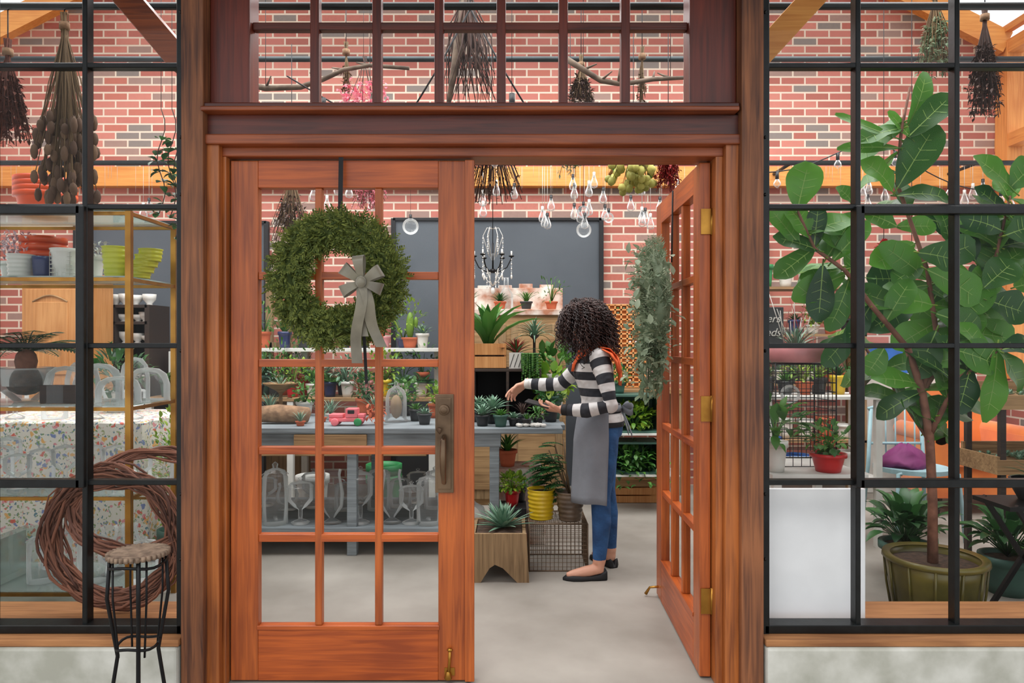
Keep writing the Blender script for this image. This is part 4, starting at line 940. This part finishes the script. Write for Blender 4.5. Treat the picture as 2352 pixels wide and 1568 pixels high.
# ---------------------------------------------------------------- right display
m=MB(); a=W(1753,1120,.12); b=W(1982,1405,.12); m.box((a.x,.10,.213),(b.x,.12,a.z),BOARD); m.obj('white_board_panel',.002)
m=MB(); fy=.62
def fp(px,py,dy=0.): return W(px,py,fy+dy)
base=V((fp(2147,1300).x,fy,.0)); pot(m,base,.215,.31,OLIVE,taper=.82,rim=False,n=32)
m.lathe([(.19,.31),(.225,.315),(.228,.295),(.215,.285)],base,OLIVE,32)
for k in range(12): a=k*.5236; d=V((math.cos(a),math.sin(a),0)); m.tube([base+d*.183+V((0,0,.02)),base+d*.205+V((0,0,.16)),base+d*.216+V((0,0,.29))],.006,OLIVE,5)
top=base+V((0,0,.28))
tk=[top-V((.01,0,0)),fp(2142,1150),fp(2135,1000),fp(2118,900),fp(2085,800)]
m.tube(tk,[.024,.021,.02,.018,.015],TRUNK,10)
br=[[fp(2118,900),fp(2150,760,.05),fp(2130,620,.05),fp(2060,420,.03),fp(2070,300),fp(2090,200)],[fp(2085,800),fp(2000,700,-.1),fp(1940,620,-.15),fp(1870,570,-.2),fp(1830,480,-.2)],[fp(2118,900),fp(2220,740,.1),fp(2280,620,.1),fp(2320,450,.1)],[fp(2135,1000),fp(2200,870,-.1),fp(2300,800,-.1)],[fp(2135,1010),fp(2060,900,.2),fp(1960,760,.2)]]
for p in br: m.tube(p,[lerp(.014,.006,i/(len(p)-1)) for i in range(len(p))],TRUNK,7)
RIBC=mat('leaf_rib',(140,180,86),.5)
def figleaf(b,t,w,n,droop=.06):
    m.leaf(b,t,w,FIG,droop,1,9,nrm=n,fold=.12,wave=.045)
    d=t-b; L=d.length; sd=d.cross(n).normalized(); nn=sd.cross(d).normalized()
    ctr=lambda u,e=0.: b+d*u+nn*(droop*L*4*u*(1-u)+e)
    for e in(.0015,-.0015):
        m.strip([ctr(u/6,e) for u in range(6)],sd,[.006,.005,.004,.003,.003,.002],RIBC)
        for u in(.25,.42,.58,.74):
            ww=(math.sin(math.pi*min(1,u*.97+.02))**.55)*(.5+.5*u)*w/2
            for q in(-1,1): m.strip([ctr(u,e),ctr(u,e)+sd*q*ww*.72+d*.07+nn*.12*2*ww*.72],d,[.0025,.001],RIBC)
    m.tube([b-d*.12,b],[.004,.004],YG,4)
def fl(bx,by,tx,ty,w,dy=0.,dz=0.,fc=0.):
    b=fp(bx,by,dy); t=fp(tx,ty,dy+dz); figleaf(b,t,w*1.12,V((rnd(-.5,.5),-1+fc,rnd(.1,.8))),rnd(-.02,.12))
for q in((2062,318,1918,262,.07),(2062,340,1922,342,.08),(2085,290,2125,165,.11,.1),(2085,315,2190,215,.15),(2095,320,2040,255,.07),(2062,430,2150,285,.20),(2050,440,1975,370,.17),(2060,450,2180,460,.13),(1832,480,1858,372,.18,-.2),(1960,470,1920,430,.10),
 (1835,560,1765,475,.12,-.2),(1870,570,1780,640,.13,-.2),(1880,575,1775,545,.12,-.2),(1870,565,1880,470,.10,-.2),(1900,590,1965,490,.14,-.15),(1890,610,1880,740,.14,-.15),(1940,630,1820,690,.15,-.1),(1950,640,1900,760,.14,-.1),(2330,440,2235,360,.16),(2320,430,2380,370,.18),(2300,530,2205,500,.15),(2310,540,2370,520,.18),
 (2130,600,2240,560,.17),(2130,640,2020,560,.16,.1),(2130,620,2250,690,.2),(2110,580,2200,600,.16,-.2),(2140,700,2030,690,.18),(2150,720,2250,760,.18),(2260,660,2330,600,.18),(2270,690,2360,720,.2),(2150,760,2100,870,.17),(2180,800,2290,840,.2,-.1),(2230,840,2200,950,.16,-.1),(2290,800,2340,900,.17,-.1),(2290,800,2260,970,.15,-.1),(2120,610,2050,650,.14,.1),(1960,760,1890,840,.14,.1),(2000,700,1940,790,.12),(2060,520,1985,490,.13),(2060,520,2150,520,.12,.1),
 (1950,660,2060,700,.16),(2030,800,1990,860,.13),(2180,560,2150,470,.16,.15),(2240,600,2190,520,.16,.15),(2330,660,2400,640,.2,.1),(2310,560,2250,620,.18,.15),(2300,480,2352,560,.2,.1),(2280,640,2200,720,.2,.05),(2150,740,2050,800,.18,.1),(2200,760,2330,780,.2,.1),(2100,560,2000,610,.16,.15),
 (2120,500,2230,540,.2,.2),(2160,640,2100,740,.2,.2),(2240,700,2310,800,.2,.2),(2200,520,2290,560,.2,.2),(2320,560,2360,660,.2,.2),(2080,640,1990,640,.18,.2),(2100,700,1990,760,.18,.2),(2150,860,2240,900,.18,.2),(2270,540,2340,480,.2,.2),(2210,640,2280,720,.2,.25)): fl(*q)
for i in range(90):
    p=R.choice(br+br[2:3]+br[2:3]); k=R.randrange(1,len(p)); b=p[k-1].lerp(p[k],rnd()); d=rdir(-.6,.9); d.y=abs(d.y)*.8; t=b+d*rnd(.17,.27)
    if t.y<.12 or t.x<1.2: continue
    figleaf(b,t,rnd(.12,.18),V((rnd(-.4,.4),-.8,.8)))
m.obj('fiddle_leaf_fig_in_pot')
for x,y,s_ in((fp(2110,1,.5).x,1.25,.36),(fp(2340,1,.3).x,1.0,.34)):
    m=MB(); pot(m,(x,y,0),.13,.2,TEAL)
    for i in range(85):
        az=rnd(0,6.28); e=rnd(.25,1.3); c=V((x,y,.19)); d=V((math.cos(az)*math.cos(e),math.sin(az)*math.cos(e),math.sin(e))); l=rnd(.5,1)*s_; k=c+d*l*.5+V((0,0,.03)); m.tube([c,k],.003,LEAFD,3); m.leaf(k,c+d*l*1.15-V((0,0,.05)),.06,LEAFD,.15,0,5)
    m.obj('potted_peace_lily')
m=MB(); a=W(1752,1078,.75); b=W(1965,1078,.75); m.box((a.x,.62,a.z-.03),(b.x,1.15,a.z),WHITE)
for x in(a.x+.03,b.x-.03):
    for y in(.65,1.12): m.box((x-.02,y-.02,0),(x+.02,y+.02,a.z-.03),WHITE)
m.obj('plant_side_table',.003); zt=a.z
m=MB(); c0=W(1785,1,.8).x; c1=W(1925,1,.8).x; cage(m,c0,c1,.82,1.08,zt+.003,zt+.52,.045,.002,BLK)
for x in(c0,c1):
    for y in(.82,1.08): m.tube([(x,y,zt),(x,y,zt+.525)],.004,BLK,6)
m.obj('wire_cage')
m=MB(); p=V(((c0+c1)/2,.95,zt+.528)); m.lathe([(.001,0),(.12,0),(.14,.02),(.148,.08),(.14,.085),(.13,.07)],p,PNK,26); m.lathe([(.001,.06),(.13,.065)],p,SOIL,20); rosette(m,p+V((0,0,.06)),30,.2,.02,SUC,.3,1.5,.1)
for i in range(14): q=p+V((rnd(-.08,.08),rnd(-.05,.05),.06)); m.tube([q,q+V((rnd(-.1,.05),rnd(-.05,.05),rnd(.15,.3)))],.002,REDL if i%3==0 else CER,4)
m.obj('pink_bowl_planter')
potted('potted_pothos',(W(1778,1,.72).x,.70,zt+.001),.055,.15,CER,'bush',.12,LEAF,50,L=.09,w=.05,tall=.9)
potted('potted_begonia',(W(1902,1,.70).x,.70,zt+.001),.08,.09,REDP,'bush',.10,LEAF,80,L=.04,w=.03)
m=MB(); p=W(1815,905,.95); m.ell((p.x,.95,p.z),.05,GLJ,14); line(m,(p.x,.95,p.z+.05),zt+.52); m.obj('glass_ornament')
sg=bpy.data.objects.new('flowers_and_seeds_sign',None); bpy.context.scene.collection.objects.link(sg)
a=W(1690,705,1.6); b=W(1800,790,1.6); m=MB(); m.box((a.x,1.6,b.z),(b.x,1.62,a.z),mat('slate',(58,62,64),.7)); m.box((a.x+.1,1.62,0),(a.x+.13,1.64,a.z-.03),DKW); m.box((a.x,1.55,0),(a.x+.25,1.7,.02),DKW); m.obj('board',.003,parent=sg)
for tx,dz in(('Flowers',.135),('& Seeds',.05)):
    cu=bpy.data.curves.new('lettering','FONT'); cu.body=tx; cu.size=.07; cu.shear=.35; cu.align_x='RIGHT'; cu.extrude=.001; o=bpy.data.objects.new('lettering',cu); bpy.context.scene.collection.objects.link(o)
    o.rotation_euler=(math.pi/2,0,0); o.location=(b.x-.022,1.597,b.z+dz); cu.materials.append(WHITE); o.parent=sg
m=MB(); x0_,x1_=1.65,3.0
for z in(.45,.98): m.box((x0_,1.8,z-.02),(2.4,2.2,z),WHITE)
for x in(x0_+.02,2.38):
    for y in(1.83,2.17): m.box((x-.02,y-.02,0),(x+.02,y+.02,.96),WHITE)
m.obj('white_display_shelf')
m=MB()
for z in(.5,.98,1.40,1.8): m.box((1.75,3.2,z-.02),(x1_,3.5,z),RW)
for x in(1.77,x1_-.02):
    for y in(3.22,3.48): m.box((x-.02,y-.02,0),(x+.02,y+.02,1.8),RWz)
m.obj('timber_display_shelf')
QM=MB(); rowplants(QM,1.72,.12,6,2.0,.98,.08,.15,.1,.16,['bush','rosette','grass']); QM.obj('potted_plants_on_white_shelf')
QM=MB(); rowplants(QM,1.85,.15,8,3.35,1.4,.08,.14,.1,.15,['bush','rosette','grass']); rowplants(QM,1.85,.15,8,3.35,.98,.08,.14,.1,.15,['bush','rosette','grass'])
for i in range(7): pot(QM,(1.86+i*.17,3.35,1.8),.06,rnd(.12,.2),R.choice([CER,TER,BLUEP,WHITE,GRNP]),soil=False)
for i in range(7): pot(QM,(1.86+i*.17,3.35,.5),.07,rnd(.12,.2),R.choice([CER,TER,BLUEP,WHITE,GRNP]),soil=False)
QM.obj('pots_and_plants_on_timber_shelf')
QM=MB()
for i in range(4): pot(QM,(1.74+i*.18,2.0,.45),.075,rnd(.12,.25),R.choice([CER,TER,BLUEP,WHITE,REDP]),soil=False)
QM.obj('ceramic_pots_on_white_shelf')
m=MB(); a=W(1742,548,3.72); b=W(1768,548,3.72); m.box((a.x-.35,3.74,0),(b.x,3.78,a.z),GRNP); m.box((a.x-.27,3.73,.9),(b.x-.08,3.745,a.z-.1),WHITE); m.obj('green_door_panel',.004)
m=MB(); m.box((3.1,3.45,0),(4.1,3.75,1.05),WHITE); m.box((3.1,3.6,1.05),(4.1,3.75,1.3),BLUEP); m.obj('blue_display_cabinet',.01)
m=MB()
for c in(W(2030,568,1.0),W(2094,650,1.0)):
    for i in range(24): m.leaf(c,c+rdir(-.6,1)*.05,.04,REDP,.1,0,3)
    line(m,c,3.28,.002)
m.obj('red_paper_flowers')
m=MB(); x,y=3.62,2.65
m.box((x-.28,y-.02,.16),(x+.28,y+.5,.40),CHAIR); m.box((x-.27,y-.05,.38),(x+.27,y+.42,.50),CHAIR); m.beam((x,y+.5,.35),(x,y+.62,.92),.62,.16,CHAIR,up=(0,1,0))
for s_ in(-1,1): m.box((x+s_*.28,y-.04,.14),(x+s_*.40,y+.5,.62),CHAIR); m.tube([(x+s_*.35,y-.04,.61),(x+s_*.35,y+.52,.61)],.07,CHAIR,14)
for a in(-.33,.33):
    for b in(.02,.5): m.tube([(x+a,y+b,.15),(x+a*1.05,y+b,.0)],[.025,.015],DKW,8)
m.obj('orange_armchair',.045,4)
m=MB(); x,y=2.78,2.15
for a,b in((-.2,-.2),(.2,-.2),(-.2,.2),(.2,.2)): m.tube([(x+a*1.15,y+b*1.15,0),(x+a,y+b,.45),(x+a*.9,y+b,.45 if b<0 else .85)],.014,LBLUE,8)
m.tube([(x-.2,y+.2,.85),(x,y+.22,.9),(x+.2,y+.2,.85)],.012,LBLUE,8); m.tube([(x-.2,y+.2,.6),(x+.2,y+.2,.6)],.01,LBLUE,8)
for i in range(-2,3): m.tube([(x+i*.07,y+.2,.46),(x+i*.07,y+.21,.87)],.006,LBLUE,6)
m.tube([(x,y,.44),(x,y,.47)],.24,LBLUE,24,sm=False)
rows=[]
for i in range(7):
    rr_=[.15,.17,.15,.12,.10,.07,.03][i]; rows.append([V((x-.05+rr_*(1+.16*math.sin(4*t+i))*math.cos(t),y+rr_*(1+.16*math.sin(3*t+i*1.3))*math.sin(t)*.9,.471+.025*i+.012*math.sin(5*t+i))) for t in[6.283*j/24 for j in range(24)]])
m.loft(rows,PURP); m.obj('pale_blue_garden_chair')
m=MB(); a=W(2250,1060,1.3).x
for z in(.62,.98):
    m.add([(a,1.15,z),(a+.7,1.15,z),(a+.7,1.45,z+.06),(a,1.45,z+.06)],[(0,1,2,3)],RW); m.box((a,1.13,z-.02),(a+.7,1.15,z+.06),RW); m.box((a,1.45,z),(a+.7,1.47,z+.12),RW); m.box((a-.015,1.13,z-.02),(a,1.47,z+.08),RW); m.box((a+.7,1.13,z-.02),(a+.715,1.47,z+.08),RW)
    for i in range(45): q=V((a+rnd(.03,.66),rnd(1.2,1.42),z+.05)); rosette(m,q,6,.05,.02,SUC,.2,1.4,0)
for x in(a+.03,a+.67):
    for y in(1.16,1.45): m.box((x-.015,y-.015,0),(x+.015,y+.015,.98),DKW)
m.obj('succulent_tray_stand')
m=MB(); a=W(2275,1170,.55).x; z=W(0,1150,.55).z
m.box((a,.42,z-.02),(a+.5,.68,z),BLK)
for y in(.44,.66): m.beam((a+.04,y,z),(a+.42,y,0),.02,.02,BLK,up=(0,1,0)); m.beam((a+.42,y,z),(a+.04,y,0),.02,.02,BLK,up=(0,1,0))
m.obj('folding_black_stand')
m=MB(); q=V((a+.24,.55,z)); m.lathe([(.001,0),(.09,0),(.12,.06),(.13,.1),(.12,.1)],q,BPOT,20); rosette(m,q+V((0,0,.08)),40,.2,.012,LEAFD,.1,1.4,.15); m.obj('bowl_planter')
# ---------------------------------------------------------------- light, camera
sc=bpy.context.scene
w=bpy.data.worlds.new('overcast_sky'); sc.world=w; w.use_nodes=True; bg=w.node_tree.nodes['Background']; bg.inputs[0].default_value=(.95,.97,1.0,1); bg.inputs[1].default_value=1.3
su=bpy.data.lights.new('sun','SUN'); su.energy=1.6; su.angle=math.radians(40); su.color=(1,.96,.9); so=bpy.data.objects.new('sun',su); sc.collection.objects.link(so); so.rotation_euler=(math.radians(28),math.radians(-18),0)
al=bpy.data.lights.new('skylight','AREA'); al.shape='RECTANGLE'; al.size=7; al.size_y=3; al.energy=270; ao=bpy.data.objects.new('skylight',al); sc.collection.objects.link(ao); ao.location=(xm,1.6,4.0)
cam=bpy.data.cameras.new('camera'); cam.sensor_width=36; cam.lens=36*F/2352; cam.clip_start=.05; co=bpy.data.objects.new('camera',cam); sc.collection.objects.link(co); co.location=(0,CY,CH); co.rotation_euler=(math.pi/2,0,0); sc.camera=co
sc.view_settings.view_transform='Standard'
